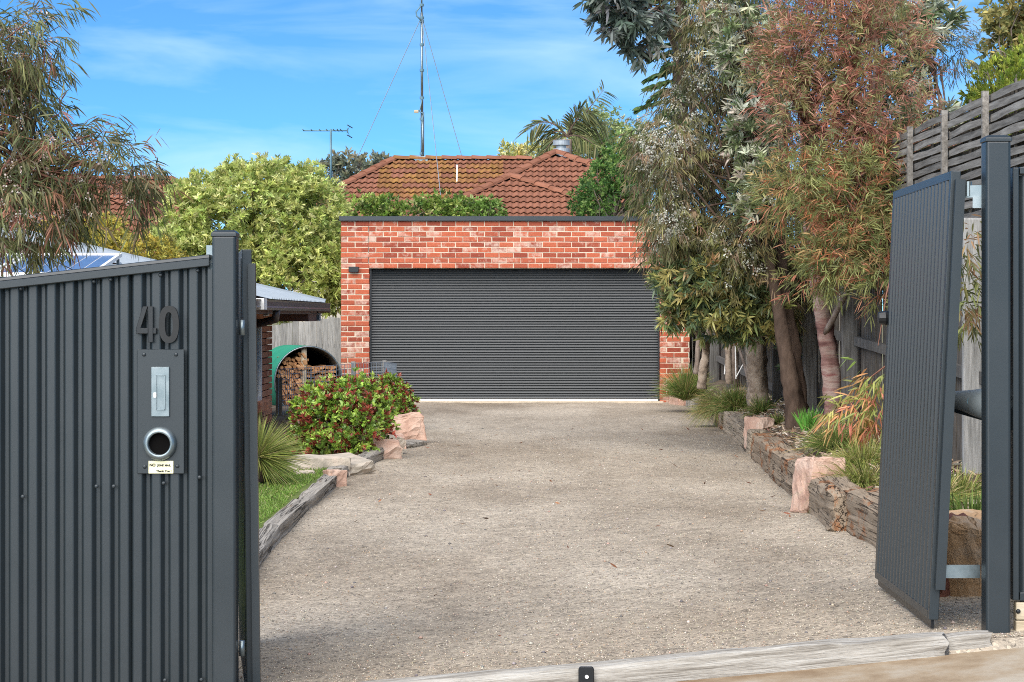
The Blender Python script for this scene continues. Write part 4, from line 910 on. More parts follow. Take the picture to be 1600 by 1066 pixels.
# ================================================================ TILED HOUSES BEHIND
PIT = R(25)
def tile_mesh(mat):
    W, L = .30, .37; n = 12; vs, fs = [], []
    for (t, lift) in ((0, .050), (L, .004)):
        for i in range(n+1): x = W*i/n; vs.append((x, t, lift+.017*math.cos(x/.15*2*math.pi)))
    for i in range(n+1): x = W*i/n; vs.append((x, 0, .034+.019*math.cos(x/.15*2*math.pi)))
    for i in range(n): fs += [(i, i+1, n+2+i, n+1+i), (2*n+2+i, 2*n+3+i, i+1, i)]
    return MB().add(vs, fs).mesh('tile', mat, False)
TM, TML = tile_mesh(TILE), tile_mesh(LICHEN)
class Plane:
    """a roof slope facing the street: point p0 on it, eave direction +x, up-slope (0,cos,sin)"""
    def __init__(s, p0): s.p0 = Vector(p0); s.up = Vector((0, math.cos(PIT), math.sin(PIT))); s.n = Vector((0, -math.sin(PIT), math.cos(PIT)))
    def hit(s, u, v):
        d = P(u, v, 1.0)-Vector((0, 0, CZ)); o = Vector((0, 0, CZ)); k = (s.p0-o).dot(s.n)/d.dot(s.n); return o+d*k
    def st(s, w): return (w.x-s.p0.x, (w-s.p0).dot(s.up))
def inside(poly, x, y):
    c = False; j = len(poly)-1
    for i in range(len(poly)):
        if (poly[i][1] > y) != (poly[j][1] > y) and x < (poly[j][0]-poly[i][0])*(y-poly[i][1])/(poly[j][1]-poly[i][1])+poly[i][0]: c = not c
        j = i
    return c
def roof_face(parent, pl, px, lich=None, budget=None, showpx=None):
    ws = [pl.hit(u, v) for u, v in px]; st = [pl.st(w) for w in ws]
    me = MB().add([w-pl.n*.03 for w in ws]+[w-pl.n*.10 for w in ws], [tuple(range(len(ws))), tuple(range(2*len(ws)-1, len(ws)-1, -1))]+[(i, (i+1) % len(ws), len(ws)+(i+1) % len(ws), len(ws)+i) for i in range(len(ws))]).mesh('deck', DMORTAR)
    link('roof_deck', me, parent)
    smin, smax = min(a for a, b in st), max(a for a, b in st); tmin, tmax = min(b for a, b in st), max(b for a, b in st)
    out = []; j = math.floor(tmin/.32)
    while j*.32 < tmax:
        i = math.floor(smin/.30)
        while i*.30 < smax:
            if inside(st, i*.30+.15, j*.32+.17): out.append((i*.3, j*.32))
            i += 1
        j += 1
    rot = Matrix.Rotation(PIT, 3, 'X').to_euler()
    for s, t in out:
        w = pl.p0+Vector((s, 0, 0))+pl.up*t
        lu = 800+w.x*FPX/w.y; o = link('tile', TML if lich and lich(lu, t, tmax) else TM, parent); o.location = w; o.rotation_euler = (rot.x+rnd.uniform(-.012, .012), rnd.uniform(-.006, .006), rnd.uniform(-.006, .006))
    return len(out)
def ridge_caps(parent, a, b, mat=TILE, r=.115):
    a, b = Vector(a), Vector(b); L = (b-a).length; n = max(1, round(L/.40)); d = (b-a)/n
    for i in range(n):
        p, q = a+d*i, a+d*(i+1.06); mb = MB(); dd = d.normalized(); sd = dd.cross(Vector((0, 0, 1))).normalized(); u2 = sd.cross(dd); vs = []
        for (c, k) in ((p, 1.0), (q, .9)):
            for j in range(7): t = math.pi*(j/6); vs.append(c+sd*math.cos(t)*r*k*1.15+u2*(math.sin(t)*r*k*.8-.02)+u2*(.02 if k == 1 else 0))
        mb.add(vs, [(j, j+1, 8+j, 7+j) for j in range(6)]+[tuple(range(7)), tuple(range(13, 6, -1))])
        o = mb.build('ridge_tile', mat, parent)
house = empty('tiled_house', (2, 52, 0), 'house with a hipped terracotta tile roof and mast rising behind the garage', 'house')
main = Plane(P(615, 250, 52)); upper = Plane(P(868, 239, 50.0)); lower = Plane(P(797, 276, 47.4))
roofo = MB().box((1.5, 56, 3.0), (16, 6, .2)).build('roof', DMORTAR, house)
roof_face(roofo, main, [(614, 250), (1005, 250), (1005, 372), (470, 372), (470, 326), (535, 291)], lambda u, t, tm: t > -2.6 and 575 < u < 770 and rnd.random() < .9-abs(u-670)/220)
roof_face(roofo, upper, [(868, 239), (1010, 292), (1010, 372), (640, 372), (640, 350)])
roof_face(roofo, lower, [(797, 276), (968, 330), (968, 372), (600, 372)])
def on(pl, u, v): return pl.hit(u, v)+pl.n*.03
ridge_caps(roofo, on(main, 535, 291), on(main, 615, 250)); ridge_caps(roofo, on(main, 470, 325), on(main, 535, 291))
ridge_caps(roofo, on(main, 615, 250), on(main, 690, 250), LICHEN); ridge_caps(roofo, on(main, 690, 250), on(main, 830, 250))
ridge_caps(roofo, on(upper, 797, 276), on(upper, 868, 239)); ridge_caps(roofo, on(lower, 700, 322), on(lower, 797, 276)); ridge_caps(roofo, on(upper, 960, 272), on(upper, 868, 239)); ridge_caps(roofo, on(lower, 905, 311), on(lower, 797, 276))
ridge_caps(roofo, on(lower, 640, 351), on(lower, 700, 322))
MB().box((1.5, 53, 1.3), (13, 9.5, 2.8)).build('wall', RENDERW, house)
# flue on the back slope, vent pipe
fl_ = MB(); fc = P(877, 246, 51)
for r, a, b in ((.11, -.9, .16), (.2, .10, .21), (.12, .2, .29), (.2, .29, .40), (.205, .395, .41)):
    fl_.lathe([(.001, a), (r, a), (r, b), (.001, b)], lambda x, y, h: (fc.x+x, fc.y+y, fc.z+h), 20)
fl_.build('flue', FLUE, house, False)
vp = P(714, 298, 50.6); MB().tube([vp-Vector((0, 0, .1)), vp+Vector((0, 0, .62))], .018, 8).build('vent_pipe', WHITE, house, True)
MB().box(tuple(vp+Vector((0, 0, -.02))), (.12, .12, .12)).build('pipe_flashing', REDP, house)
h2 = empty('tiled_house', P(120, 400, 50), 'terracotta tiled house behind the weeping tree on the left', 'house')
left = Plane(P(268, 281, 50)); ro2 = MB().box((-11, 54, 3), (5, 5, .2)).build('roof', DMORTAR, h2)
roof_face(ro2, left, [(90, 281), (268, 281), (330, 330), (330, 395), (90, 395)])
MB().add([left.hit(u, v)+left.n*.02 for u, v in ((-260, 281), (90, 281), (90, 395), (-260, 395))], [(0,1,2,3)]).build('roof_slope', TILE, ro2)
ridge_caps(ro2, on(left, -60, 281), on(left, 268, 281)); ridge_caps(ro2, on(left, 330, 331), on(left, 268, 281))
MB().box((-11, 52.5, 1.2), (7, 6, 2.6)).build('wall', RENDERW, h2)
# aerials
mast = empty('radio_mast', P(659, 249, 52), 'tall thin steel radio mast with guy wires on the roof ridge', 'mast')
m = MB(); m.tube([P(660, 252, 52), P(660, 176, 52)], .045, 8); m.tube([P(659.4, 178, 52), P(659, 20, 52)], .032, 8); m.tube([P(659, 22, 52), P(658.5, -60, 52)], .02, 8); m.build('pole', GALV, mast, True)
for v in (8, 28, 33, 70, 110, 153, 186, 240): MB().lathe([(.001, -.03), (.055, -.03), (.055, .03), (.001, .03)], lambda x, y, h: P(659.2, v, 52)+Vector((x, y, h)), 8).build('clamp', AERIAL, mast)
MB().box(tuple(P(659, 249, 52)), (.3, .2, .14)).build('mast_base', GALV, mast)
for (a, b, q) in ((656, 560, 243), (662, 722, 246), (662, 690, 320)):
    MB().tube([P(659, 26, 52), P(b, q, 52 if q < 300 else 48)], .0085, 4).build('guy_wire', WIRE, mast)
MB().tube([P(658, 9, 51.95), P(650, 19, 51.95), P(651, 25, 51.95), P(659, 33, 51.95)], .02, 6).build('cable', AERIAL, mast, True)
MB().tube([P(660, 153, 51.95), P(656, 172, 51.95), P(650, 175, 51.95)], .016, 6).build('cable', AERIAL, mast, True)
MB().tube([P(655, 174, 51.94), P(662, 178, 51.94), P(658, 195, 51.94), P(658, 225, 51.94), P(660, 240, 51.94)], .016, 6).build('cable', AERIAL, mast, True)
bevel(MB().box(tuple(P(650.5, 174.5, 51.9)), (.11, .07, .07)).build('junction_box', WOODP, mast), .01)
ta = empty('tv_antenna', P(517, 285, 52), 'slim television antenna with a long boom above the pale green tree', 'antenna')
MB().tube([P(517, 300, 52), P(517, 202, 52)], .026, 8).build('pole', AERIAL, ta, True)
MB().tube([P(474, 204.4, 52), P(544, 204.4, 52)], .016, 6).build('boom', AERIAL, ta, True)
for u, l in ((474, .2), (487, .22), (500, .24), (511, .26), (522, .3), (528, .32), (533, .34)):
    p = P(u, 203.5, 52); MB().tube([p-Vector((0, l, 0)), p+Vector((0, l, 0))], .013, 5).build('element', AERIAL, ta)
for v, u in ((197, 546.5), (212.5, 546)):
    p = P(u, v, 52); q = P(543, 204.4, 52); MB().tube([p-Vector((.04, .3, 0)), p+Vector((.04, .3, -.02))], .014, 5).build('element', AERIAL, ta); MB().tube([p, q], .006, 4).build('strut', AERIAL, ta)
MB().tube([P(543, 201, 52), P(543, 208, 52)], .02, 6).build('reflector_bracket', AERIAL, ta)
exec_foliage = True

# ================================================================ TREES, SHRUBS, GRASSES
FOL = 1.55
def whorl(tp, td, n, lo, hi, jit=.0):
    N_ = len(tp)*n; d = np.repeat(td, n, 0); side = norm(np.cross(d, rdir(N_))); a = (lo+(hi-lo)*RNG.random((N_, 1)))
    return np.repeat(tp, n, 0)+d*RNG.random((N_, 1))*jit, norm(d*np.cos(a)+side*np.sin(a))
def gmix(pal, n, per, jit=.16, w=None):
    """one colour family per shoot, small changes leaf by leaf"""
    return np.clip(np.repeat(pick(pal, n, jit, w), per, 0)*(1+RNG.normal(size=(n*per, 1))*.16), .004, .95)
def flowers(name, cp, per, r, size, pal, parent, mat=None):
    n = len(cp)*per; off = rdir(n)*(RNG.random((n, 1))**.4)*r
    link(name, leaf_mesh(name, np.repeat(cp, per, 0)+off, rdir(n)+off/r, size*(.7+.6*RNG.random(n)), size*.75, pick(pal, n, .1), 0, mat or PETAL, .1), parent)
def plant(name, base, label, cat, group=None): return empty(name, base, label, cat, group)
def weeping(root, blobs, k, per, lv, Ln, Wd, pal, tw=.22, cr=.16, floor=None, droop=.9, curv=.25, w=None, part='crown'):
    cp, co = clumps(blobs, k, .7, floor); tp, td = twigs(cp, co, per, cr, .8, -.35, .75)
    b, d = leaves_on(tp, td, tw, lv, .75, droop); n = len(b)
    link(part, leaf_mesh(part, b, d, Ln*(.7+.6*RNG.random(n)), Wd, gmix(pal, len(tp), lv, .2, w), curv, LEAF), root); return cp, tp, td
# --- left weeping tree
t = plant('weeping_tree', P(-150, 900, 12.6), 'weeping narrow leaved tree with whitish blossom hanging over the corrugated fence', 'tree')
trunk([P(-190, 1000, 12.6), P(-170, 700, 12.6), P(-140, 430, 12.6), P(-90, 330, 12.6), P(0, 268, 12.6), P(90, 250, 12.6), P(150, 262, 12.6)], [.16, .15, .12, .07, .04, .025, .012], BARKD, t, 10)
lb_ = [Blob(20, 55, 12.5, 74, 44, .4), Blob(-45, 130, 12.6, 66, 110, .5), Blob(10, 130, 12.6, 50, 60, .3), Blob(35, 205, 12.6, 62, 52, .35), Blob(95, 235, 12.5, 90, 50, .45), Blob(165, 264, 12.5, 56, 44, .3), Blob(200, 300, 12.5, 22, 36, .15), Blob(15, 300, 12.3, 74, 60, .4), Blob(90, 300, 12.4, 70, 40, .35), Blob(50, 345, 12.3, 46, 22, .2), Blob(-15, 375, 12.3, 50, 46, .3)]
cp, tp, td = weeping(t, lb_, 225, 5, 9, .105, .0085, [(.085,.09,.034),(.13,.13,.055),(.055,.06,.025),(.17,.075,.048),(.12,.095,.05)], .2, .085, None, .8, .22, [3,3,2,1.1,2])
branch_mesh('branches', [tuple(P(-60, 330, 12.6)), tuple(P(-20, 275, 12.6)), tuple(P(40, 258, 12.6)), tuple(P(-110, 200, 12.6))], [tuple(x) for x in cp[:110]], .011, .003, TWIGR, t)
mb = MB()
for a, b, c in (((45, 225), (110, 265), (150, 355)), ((150, 270), (205, 195), (212, 215)), ((20, 380), (90, 410), (150, 440)), ((0, 400), (60, 440), (110, 425)), ((60, 60), (95, 40), (110, 55))):
    mb.tube([P(*a, 12.4), P(*b, 12.4), P(*c, 12.4)], .0025, 4)
mb.build('bare_twigs', BARKD, t)
flowers('blossoms', tp[RNG.random(len(tp)) < .5]-np.array([0,0,.02]), 10, .024, .014, [(.44,.38,.34),(.36,.28,.25),(.48,.44,.40),(.28,.17,.15)], t)
# --- weeping white flowered tree on the right
t = plant('white_blossom_tree', P(1246, 675, 21.2), 'tall weeping tree with white blossom and a forked dark trunk over the garden bed', 'tree')
trunk([P(1246, 690, 21.2), P(1243, 640, 21.2), P(1232, 580, 21.2), P(1216, 480, 21.3), P(1202, 410, 21.5), P(1190, 300, 22), P(1170, 100, 22.4), P(1165, -40, 22.5)], [.125, .105, .085, .06, .052, .045, .035, .02], BARKD, t)
trunk([P(1249, 640, 21.3), P(1240, 560, 21.5), P(1228, 480, 21.7), P(1222, 400, 22), P(1228, 250, 22.6)], [.09, .085, .075, .06, .03], BARKD, t, 10)
trunk([P(1216, 470, 21.4), P(1190, 430, 21.6), P(1150, 400, 22)], [.04, .03, .015], BARKD, t, 8)
wb = [Blob(1115, 40, 22.5, 78, 110, .9), Blob(1082, 215, 22.5, 62, 105, .8), Blob(1050, 300, 22.4, 45, 60, .5), Blob(1062, 375, 22.4, 42, 44, .4), Blob(1140, 300, 22.8, 70, 110, .8), Blob(1190, 430, 22.6, 60, 80, .5), Blob(1175, 90, 23.2, 90, 130, .9), Blob(1215, 310, 23.2, 60, 140, .7), Blob(1130, 385, 23, 50, 50, .5), Blob(1130, -120, 22.8, 90, 90, 1), Blob(1245, 420, 22.9, 32, 70, .4), Blob(1050, 350, 21.6, 28, 34, .3), Blob(1150, 395, 21.5, 44, 60, .3), Blob(1040, 240, 21.8, 44, 60, .4)]
wpal = [(.095,.092,.036),(.14,.13,.05),(.055,.055,.025),(.19,.125,.075),(.24,.20,.11)]
cp, tp, td = weeping(t, wb, 1000, 6, 9, .105, .0088, wpal, .22, .13, None, 1.0, .2, [4,4,3,2,2])
branch_mesh('branches', [tuple(P(1202, 410, 21.5)), tuple(P(1190, 300, 22)), tuple(P(1170, 100, 22.4)), tuple(P(1228, 250, 22.6))], [tuple(x) for x in cp[:110]], .02, .004, BARKD, t)
k = (RNG.random(len(tp)) < .13*(1+2.6*(tp[:, 0] < P(1105, 0, 22.5).x))*(tp[:, 1] < 23.2))
flowers('blossoms', tp[k], 16, .045, .022, [(.42,.42,.36),(.48,.48,.42),(.34,.31,.25)], t)
# --- banksias
SIL = [(.36,.35,.27),(.27,.265,.18),(.12,.145,.065),(.065,.085,.038)]
YEL = [(.30,.27,.095),(.21,.205,.065),(.11,.14,.05),(.065,.09,.042),(.27,.19,.08)]
def banksia(label, base, stems, blobs, k, pal, w, Ln=.115, Wd=.021, mat=BARKP, up=.35, nl=13):
    t = plant('banksia_tree', base, label, 'tree', None)
    for pts, rad in stems: trunk(pts, rad, mat, t)
    cp, co = clumps(blobs, k, .7); tp, td = twigs(cp, co, 4, .11, .8, up, .7)
    b, d = whorl(tp, td, nl, .35, 1.35, .07); n = len(b)
    link('crown', leaf_mesh('crown', b, d, Ln*(.65+.6*RNG.random(n)), Wd, gmix(pal, len(tp), nl, .18, w), .12, LEAFG, .12), t)
    tips = [tuple(x) for x in cp[:60]]; branch_mesh('branches', [tuple(p) for p in stems[0][0][-2:]], tips, .018, .005, TWIG, t)
    return t, tp, td
t, tp, td = banksia('banksia with silver backed leaves and dark cones beside the red tipped tree', P(1184, 640, 25),
    [([P(1188, 655, 25), P(1184, 610, 25), P(1181, 540, 25), P(1178, 480, 25), P(1185, 380, 24.2), P(1195, 260, 23), P(1200, 120, 22)], [.16, .125, .115, .10, .075, .05, .03])],
    [Blob(1165, 90, 21.6, 45, 50, .35), Blob(1195, 180, 21.6, 45, 60, .4), Blob(1170, 215, 21.6, 40, 40, .35), Blob(1200, 290, 21.4, 42, 55, .35), Blob(1190, 345, 21.3, 36, 34, .3), Blob(1150, 20, 21.8, 50, 40, .4)], 130, SIL, [3,3,3,2.5])
for u, v in ((1182, 95), (1218, 120), (1205, 155), (1150, 200)):
    c = P(u, v, 21.3); MB().lathe([(.002, 0), (.03, .012), (.036, .05), (.032, .09), (.002, .105)], lambda x, y, h: (c.x+x, c.y+y, c.z+h-.05), 10).build('cone', BARKD, t)
t, tp, td = banksia('low banksia with yellow green leaf rosettes in front of the right brick pier', P(1098, 600, 27),
    [([P(1096, 608, 27), P(1099, 575, 27), P(1103, 545, 27), P(1096, 528, 26.5), P(1075, 505, 25.5), P(1060, 490, 25)], [.062, .055, .05, .042, .03, .02]), ([P(1103, 545, 27), P(1112, 500, 26.5), P(1120, 460, 25.5)], [.045, .035, .02])],
    [Blob(1060, 430, 21.9, 34, 44, .35), Blob(1046, 490, 22, 22, 22, .2), Blob(1110, 425, 21.8, 48, 44, .35), Blob(1130, 468, 21.8, 52, 34, .35), Blob(1085, 475, 22, 44, 30, .3), Blob(1172, 470, 21.7, 38, 36, .3), Blob(1190, 508, 22, 30, 22, .2), Blob(1130, 512, 22.2, 46, 18, .25), Blob(1085, 370, 21.8, 24, 24, .2)], 230, YEL, [2,2.4,3,3,1.2], up=.2)
flowers('orange_flower_spikes', np.array([P(u, v, 22.8) for u, v in ((1130, 395), (1060, 205), (1148, 460), (1128, 340), (1095, 240))]), 40, .05, .03, [(.5,.22,.05),(.55,.33,.14)], t)
t, tp, td = banksia('small banksia with grey green leaves between the trunks at the back of the bed', P(1140, 592, 28.5),
    [([P(1140, 600, 28.5), P(1138, 560, 28.5), P(1140, 530, 28.5), P(1150, 480, 28)], [.05, .045, .042, .03])],
    [Blob(1145, 490, 27, 40, 36, .5), Blob(1215, 450, 24.5, 40, 60, .5), Blob(1238, 520, 24, 24, 50, .3)], 80, [(.07,.11,.05),(.05,.08,.04),(.13,.17,.09)], [1,1,.6])
trunk([P(1172, 612, 25.3), P(1168, 590, 25.3), P(1160, 560, 25.6), P(1148, 528, 26), P(1140, 505, 26.5)], [.02, .02, .018, .016, .012], BARK, t, 8, 'stem')
trunk([P(1176, 600, 25.2), P(1175, 565, 25.3), P(1178, 530, 25.4)], [.035, .032, .025], BARK, t, 8, 'stem')
trunk([P(1088, 585, 29), P(1090, 550, 29), P(1092, 510, 29)], [.04, .036, .03], BARK, t, 8, 'stem')
t, tp, td = banksia('banksia with dull silver undersides spreading behind the red tipped tree', P(1420, 640, 21),
    [([P(1425, 660, 21.5), P(1420, 500, 21.5), P(1412, 330, 21.3), P(1425, 200, 21), P(1440, 80, 21)], [.06, .055, .05, .035, .02])],
    [Blob(1440, 30, 20.5, 52, 50, .4), Blob(1462, 200, 20.4, 46, 44, .4), Blob(1405, 180, 20.6, 50, 60, .4), Blob(1490, 235, 20, 22, 24, .2), Blob(1380, 40, 20.6, 50, 50, .4)], 120, SIL, [3,2.5,2,1.5], .135, .026, BARK)
cp_, co_ = clumps([Blob(1488, 80, 20.6, 34, 22, .25)], 30, .6); tp, td = twigs(cp_, co_, 4, .09, .8, .1, .6); b, d = leaves_on(tp, td, .2, 8, .7, .7)
link('needle_sprays', leaf_mesh('needle_sprays', b, d, .09, .008, pick([(.09,.11,.07),(.16,.13,.10)], len(b)), .2), t)
t, tp, td = banksia('dark leaved branch of a tall banksia reaching over the driveway top', P(1060, 640, 29),
    [([P(1150, 605, 30), P(1130, 400, 29.5), P(1090, 200, 28), P(1050, 60, 25), P(1010, 20, 22.5)], [.06, .055, .05, .04, .025])],
    [Blob(970, 20, 21.8, 34, 30, .25), Blob(1000, 55, 22, 26, 34, .25), Blob(950, -5, 21.8, 26, 26, .25), Blob(1010, 0, 22.2, 36, 40, .3)], 55, [(.065,.085,.07),(.10,.12,.10),(.16,.17,.15),(.04,.055,.04)], [2,2,1,2], .14, .030, BARK, -.25, 11)
# --- red tipped tree
t = plant('red_tipped_tree', P(1303, 668, 20.3), 'slender tree with red and green narrow leaves and pink peeling trunk beside the open gate', 'tree')
trunk([P(1306, 690, 20.3), P(1303, 640, 20.3), P(1297, 570, 20.3), P(1284, 480, 20.2), P(1271, 400, 20.1), P(1262, 320, 20), P(1258, 200, 19.7), P(1262, 80, 19.5)], [.105, .092, .085, .078, .068, .058, .045, .03], BARKR, t, 18)
for pts, rad in (([P(1290, 520, 20.2), P(1335, 430, 19.6), P(1370, 330, 19.2), P(1362, 200, 19), P(1370, 60, 19)], [.03, .028, .024, .018, .01]), ([P(1268, 380, 20.1), P(1310, 300, 19.6), P(1330, 180, 19.3), P(1310, 60, 19.3)], [.03, .024, .018, .01]), ([P(1335, 430, 19.6), P(1385, 390, 18.9), P(1425, 300, 18.6), P(1440, 200, 18.6)], [.02, .017, .012, .007])):
    trunk(pts, rad, BARK, t, 8, 'limb')
ub = [Blob(1290, 60, 19.2, 88, 90, .6), Blob(1370, 95, 19, 72, 90, .6), Blob(1285, 190, 19.1, 84, 80, .6), Blob(1385, 215, 18.8, 74, 80, .6), Blob(1330, -40, 19.2, 100, 60, .7), Blob(1225, 110, 19.3, 34, 90, .35), Blob(1440, 250, 18.6, 34, 36, .3)]
lb2 = [Blob(1265, 285, 19, 66, 52, .5), Blob(1345, 315, 18.7, 74, 70, .5), Blob(1330, 385, 18.6, 70, 56, .45), Blob(1300, 400, 18.8, 40, 50, .3), Blob(1378, 420, 18.2, 24, 56, .25), Blob(1225, 320, 19.2, 30, 40, .3), Blob(1420, 350, 18.3, 30, 60, .3), Blob(1265, 420, 19, 26, 30, .2)]
RED = [(.29,.125,.085),(.22,.10,.065),(.32,.165,.11),(.17,.16,.06),(.11,.115,.045),(.22,.185,.08)]
GRN = [(.15,.16,.055),(.20,.205,.075),(.10,.115,.04),(.29,.135,.075),(.26,.18,.075),(.34,.13,.065)]
def spray(root, blobs, k, pal, w, Ln, Wd, up=.55, part='crown', per=5, lv=10, cr=.13, droop=.1):
    cp, co = clumps(blobs, k, .65); tp, td = twigs(cp, co, per, cr, .5, up, .7); b, d = leaves_on(tp, td, .20, lv, .65, droop, .05); n = len(b)
    link(part, leaf_mesh(part, b, d, Ln*(.6+.7*RNG.random(n)), Wd, gmix(pal, len(tp), lv, .18, w), .18, LEAF, .2), root); return cp
cp = spray(t, ub, 430, RED, [3,2.2,1.7,2,2,2], .092, .0086, lv=14); cp2 = spray(t, lb2, 280, GRN, [3,2.6,2,1.4,1.3,.8], .10, .0088, .2, 'lower_crown', lv=13)
branch_mesh('branches', [tuple(P(1262, 320, 20)), tuple(P(1258, 200, 19.7)), tuple(P(1330, 180, 19.3)), tuple(P(1362, 200, 19))], [tuple(x) for x in list(cp[:90])+list(cp2[:50])], .014, .004, TWIGR, t)
cp3 = spray(t, [Blob(1364, 640, 16.4, 24, 38, .2), Blob(1330, 655, 16.6, 20, 24, .2), Blob(1384, 590, 16.4, 12, 30, .12)], 24, [(.40,.20,.09),(.46,.17,.11),(.19,.22,.06),(.26,.26,.08),(.38,.24,.09)], [1.4,1,2,2,1], .13, .014, -.3, 'hanging_sprays', 4, 8, .08, .8)
mb = MB()
for a, b, c in (((1400, 560), (1360, 590), (1310, 660)), ((1400, 560), (1385, 600), (1375, 660)), ((1400, 400), (1385, 460), (1372, 540))): mb.tube([P(*a, 16.9), P(*b, 16.6), P(*c, 16.5)], [.008, .006, .003], 5)
mb.build('hanging_twigs', TWIGR, t)
cp4 = spray(t, [Blob(1508, 420, 13.6, 16, 60, .15), Blob(1505, 470, 13.8, 14, 34, .12)], 22, [(.10,.11,.04),(.17,.17,.06),(.2,.12,.06)], None, .10, .012, -.1, 'gap_sprays', 4, 8, .08, .5)
# --- rounded leafy shrubs and far trees
def bush(name, label, cat, base, blobs, k, per, nl, Ln, Wd, pal, w=None, cr=.14, up=.5, lo=.3, hi=1.3, mat=None, tr=.06, group=None, bark=BARK, curv=.08, shell=.75):
    t = plant(name, base, label, cat, group); bv = Vector(base)
    c0 = Vector(blobs[0].c); trunk([bv, bv.lerp(c0, .5), c0], [tr, tr*.8, tr*.4], bark, t, 8)
    cp, co = clumps(blobs, k, shell, bv.z+.02); tp, td = twigs(cp, co, per, cr, .8, up, .6); b, d = whorl(tp, td, nl, lo, hi, Ln*.6); n = len(b)
    link('crown', leaf_mesh('crown', b, d, Ln*(.65+.6*RNG.random(n)), Wd, gmix(pal, len(tp), nl, .16, w), curv, mat or LEAF, .15), t)
    branch_mesh('branches', [tuple(bv.lerp(c0, .3)), tuple(bv.lerp(c0, .7))], [tuple(x) for x in cp[:40]], tr*.4, tr*.08, bark, t); return t, cp, tp
bush('variegated_tree', 'large rounded pale yellow green shrub left of the garage', 'tree', P(405, 560, 40.5), [Blob(400, 345, 40.5, 118, 88, 1.5), Blob(310, 350, 40.5, 66, 72, 1.1), Blob(480, 345, 40.3, 62, 66, 1.0), Blob(440, 430, 40, 100, 66, 1.1), Blob(420, 290, 40.5, 90, 38, 1.0), Blob(290, 410, 40, 60, 60, .9), Blob(515, 430, 40, 40, 60, .7)],
     1700, 6, 11, .105, .026, [(.34,.36,.115),(.28,.315,.09),(.15,.19,.045),(.40,.40,.17)], [3,3,1.4,1.6], .15, .6, shell=.85)
bush('golden_shrub', 'golden olive shrub between the cottage roof and the pale rounded shrub', 'shrub', P(205, 520, 34), [Blob(205, 395, 34, 62, 28, .7), Blob(160, 372, 34.4, 40, 30, .6), Blob(250, 405, 34, 40, 26, .6), Blob(100, 375, 34.6, 50, 30, .6)], 300, 6, 10, .07, .018, [(.32,.26,.045),(.22,.20,.04),(.40,.33,.07),(.12,.12,.03)], [3,2,1.5,1.5], .13, .7)
bush('hedge_shrub', 'clipped green hedge showing above the garage parapet in front of the tiled roof', 'hedge', P(640, 480, 43), [Blob(570, 345, 43, 46, 42, .7), Blob(640, 352, 43, 60, 44, .7), Blob(715, 352, 43, 55, 44, .7), Blob(600, 325, 43, 20, 18, .3), Blob(690, 322, 43, 30, 16, .3)], 330, 6, 10, .085, .032, [(.11,.17,.03),(.20,.25,.055),(.06,.10,.022),(.32,.33,.13)], [3,2,2,.8], .15, .6)
bush('upright_shrub', 'small upright bright green shrub above the middle of the parapet', 'shrub', P(762, 480, 42.6), [Blob(762, 350, 42.6, 22, 42, .35), Blob(770, 325, 42.6, 10, 18, .2)], 60, 6, 10, .085, .032, [(.08,.14,.025),(.14,.20,.05)], None, .13, .8)
bush('green_tree', 'dense bright green tree behind the right end of the garage', 'tree', P(960, 480, 42), [Blob(955, 300, 42, 52, 52, .8), Blob(985, 270, 42, 40, 48, .7), Blob(925, 318, 42, 30, 28, .5), Blob(1010, 320, 42, 30, 50, .6), Blob(965, 240, 42, 22, 22, .4)], 330, 6, 10, .075, .026, [(.07,.13,.03),(.115,.19,.045),(.04,.085,.022),(.16,.22,.06)], [3,2,2,.8], .16, .5)
bush('feathery_tree', 'pale yellow feathery tree behind the ridge beside the flue', 'tree', P(830, 420, 62), [Blob(825, 248, 62, 46, 18, .9), Blob(855, 236, 62, 30, 16, .7), Blob(800, 246, 62, 22, 12, .5), Blob(905, 228, 62, 34, 26, .9)], 190, 5, 9, .13, .03, [(.42,.38,.12),(.34,.33,.12),(.2,.22,.07),(.5,.46,.24)], None, .25, .5)
bush('olive_tree', 'dull olive green tree between the palm and the tall conifer', 'tree', P(945, 420, 60), [Blob(940, 205, 60, 30, 34, .9), Blob(975, 225, 60, 40, 34, .9), Blob(915, 235, 60, 34, 26, .8), Blob(1000, 240, 58, 34, 40, .8)], 230, 5, 9, .13, .03, [(.20,.24,.09),(.30,.33,.14),(.12,.16,.05)], None, .28, .5)
bush('far_tree', 'small dark grey green tree behind the roof ridge under the antenna', 'tree', P(545, 400, 80), [Blob(545, 258, 80, 28, 18, .9), Blob(530, 270, 80, 26, 18, .8), Blob(566, 266, 80, 24, 18, .8), Blob(590, 258, 80, 20, 10, .6), Blob(513, 268, 80, 12, 16, .4)], 60, 5, 8, .22, .075, [(.09,.105,.08),(.13,.14,.10),(.18,.165,.10)], None, .26, .4, shell=.6)
bush('olive_gum_tree', 'tall olive brown tree beyond the woven screen', 'tree', P(1585, 500, 26), [Blob(1590, 30, 26, 48, 44, .6), Blob(1560, 75, 26, 32, 34, .4), Blob(1620, 80, 26, 50, 60, .6), Blob(1600, -30, 26, 60, 40, .6)], 190, 5, 9, .10, .03, [(.20,.19,.07),(.12,.13,.05),(.30,.25,.09)], None, .15, .2)
bush('golden_conifer', 'bright yellow green conifer right behind the woven screen', 'tree', P(1575, 520, 21), [Blob(1580, 150, 21, 62, 62, .6), Blob(1545, 185, 21, 44, 50, .5), Blob(1610, 130, 21, 50, 60, .6), Blob(1500, 260, 21, 60, 70, .5), Blob(1600, 260, 20.5, 60, 80, .5)], 420, 6, 12, .06, .012, [(.20,.24,.035),(.28,.31,.05),(.11,.15,.025)], None, .1, .9, .1, .8)
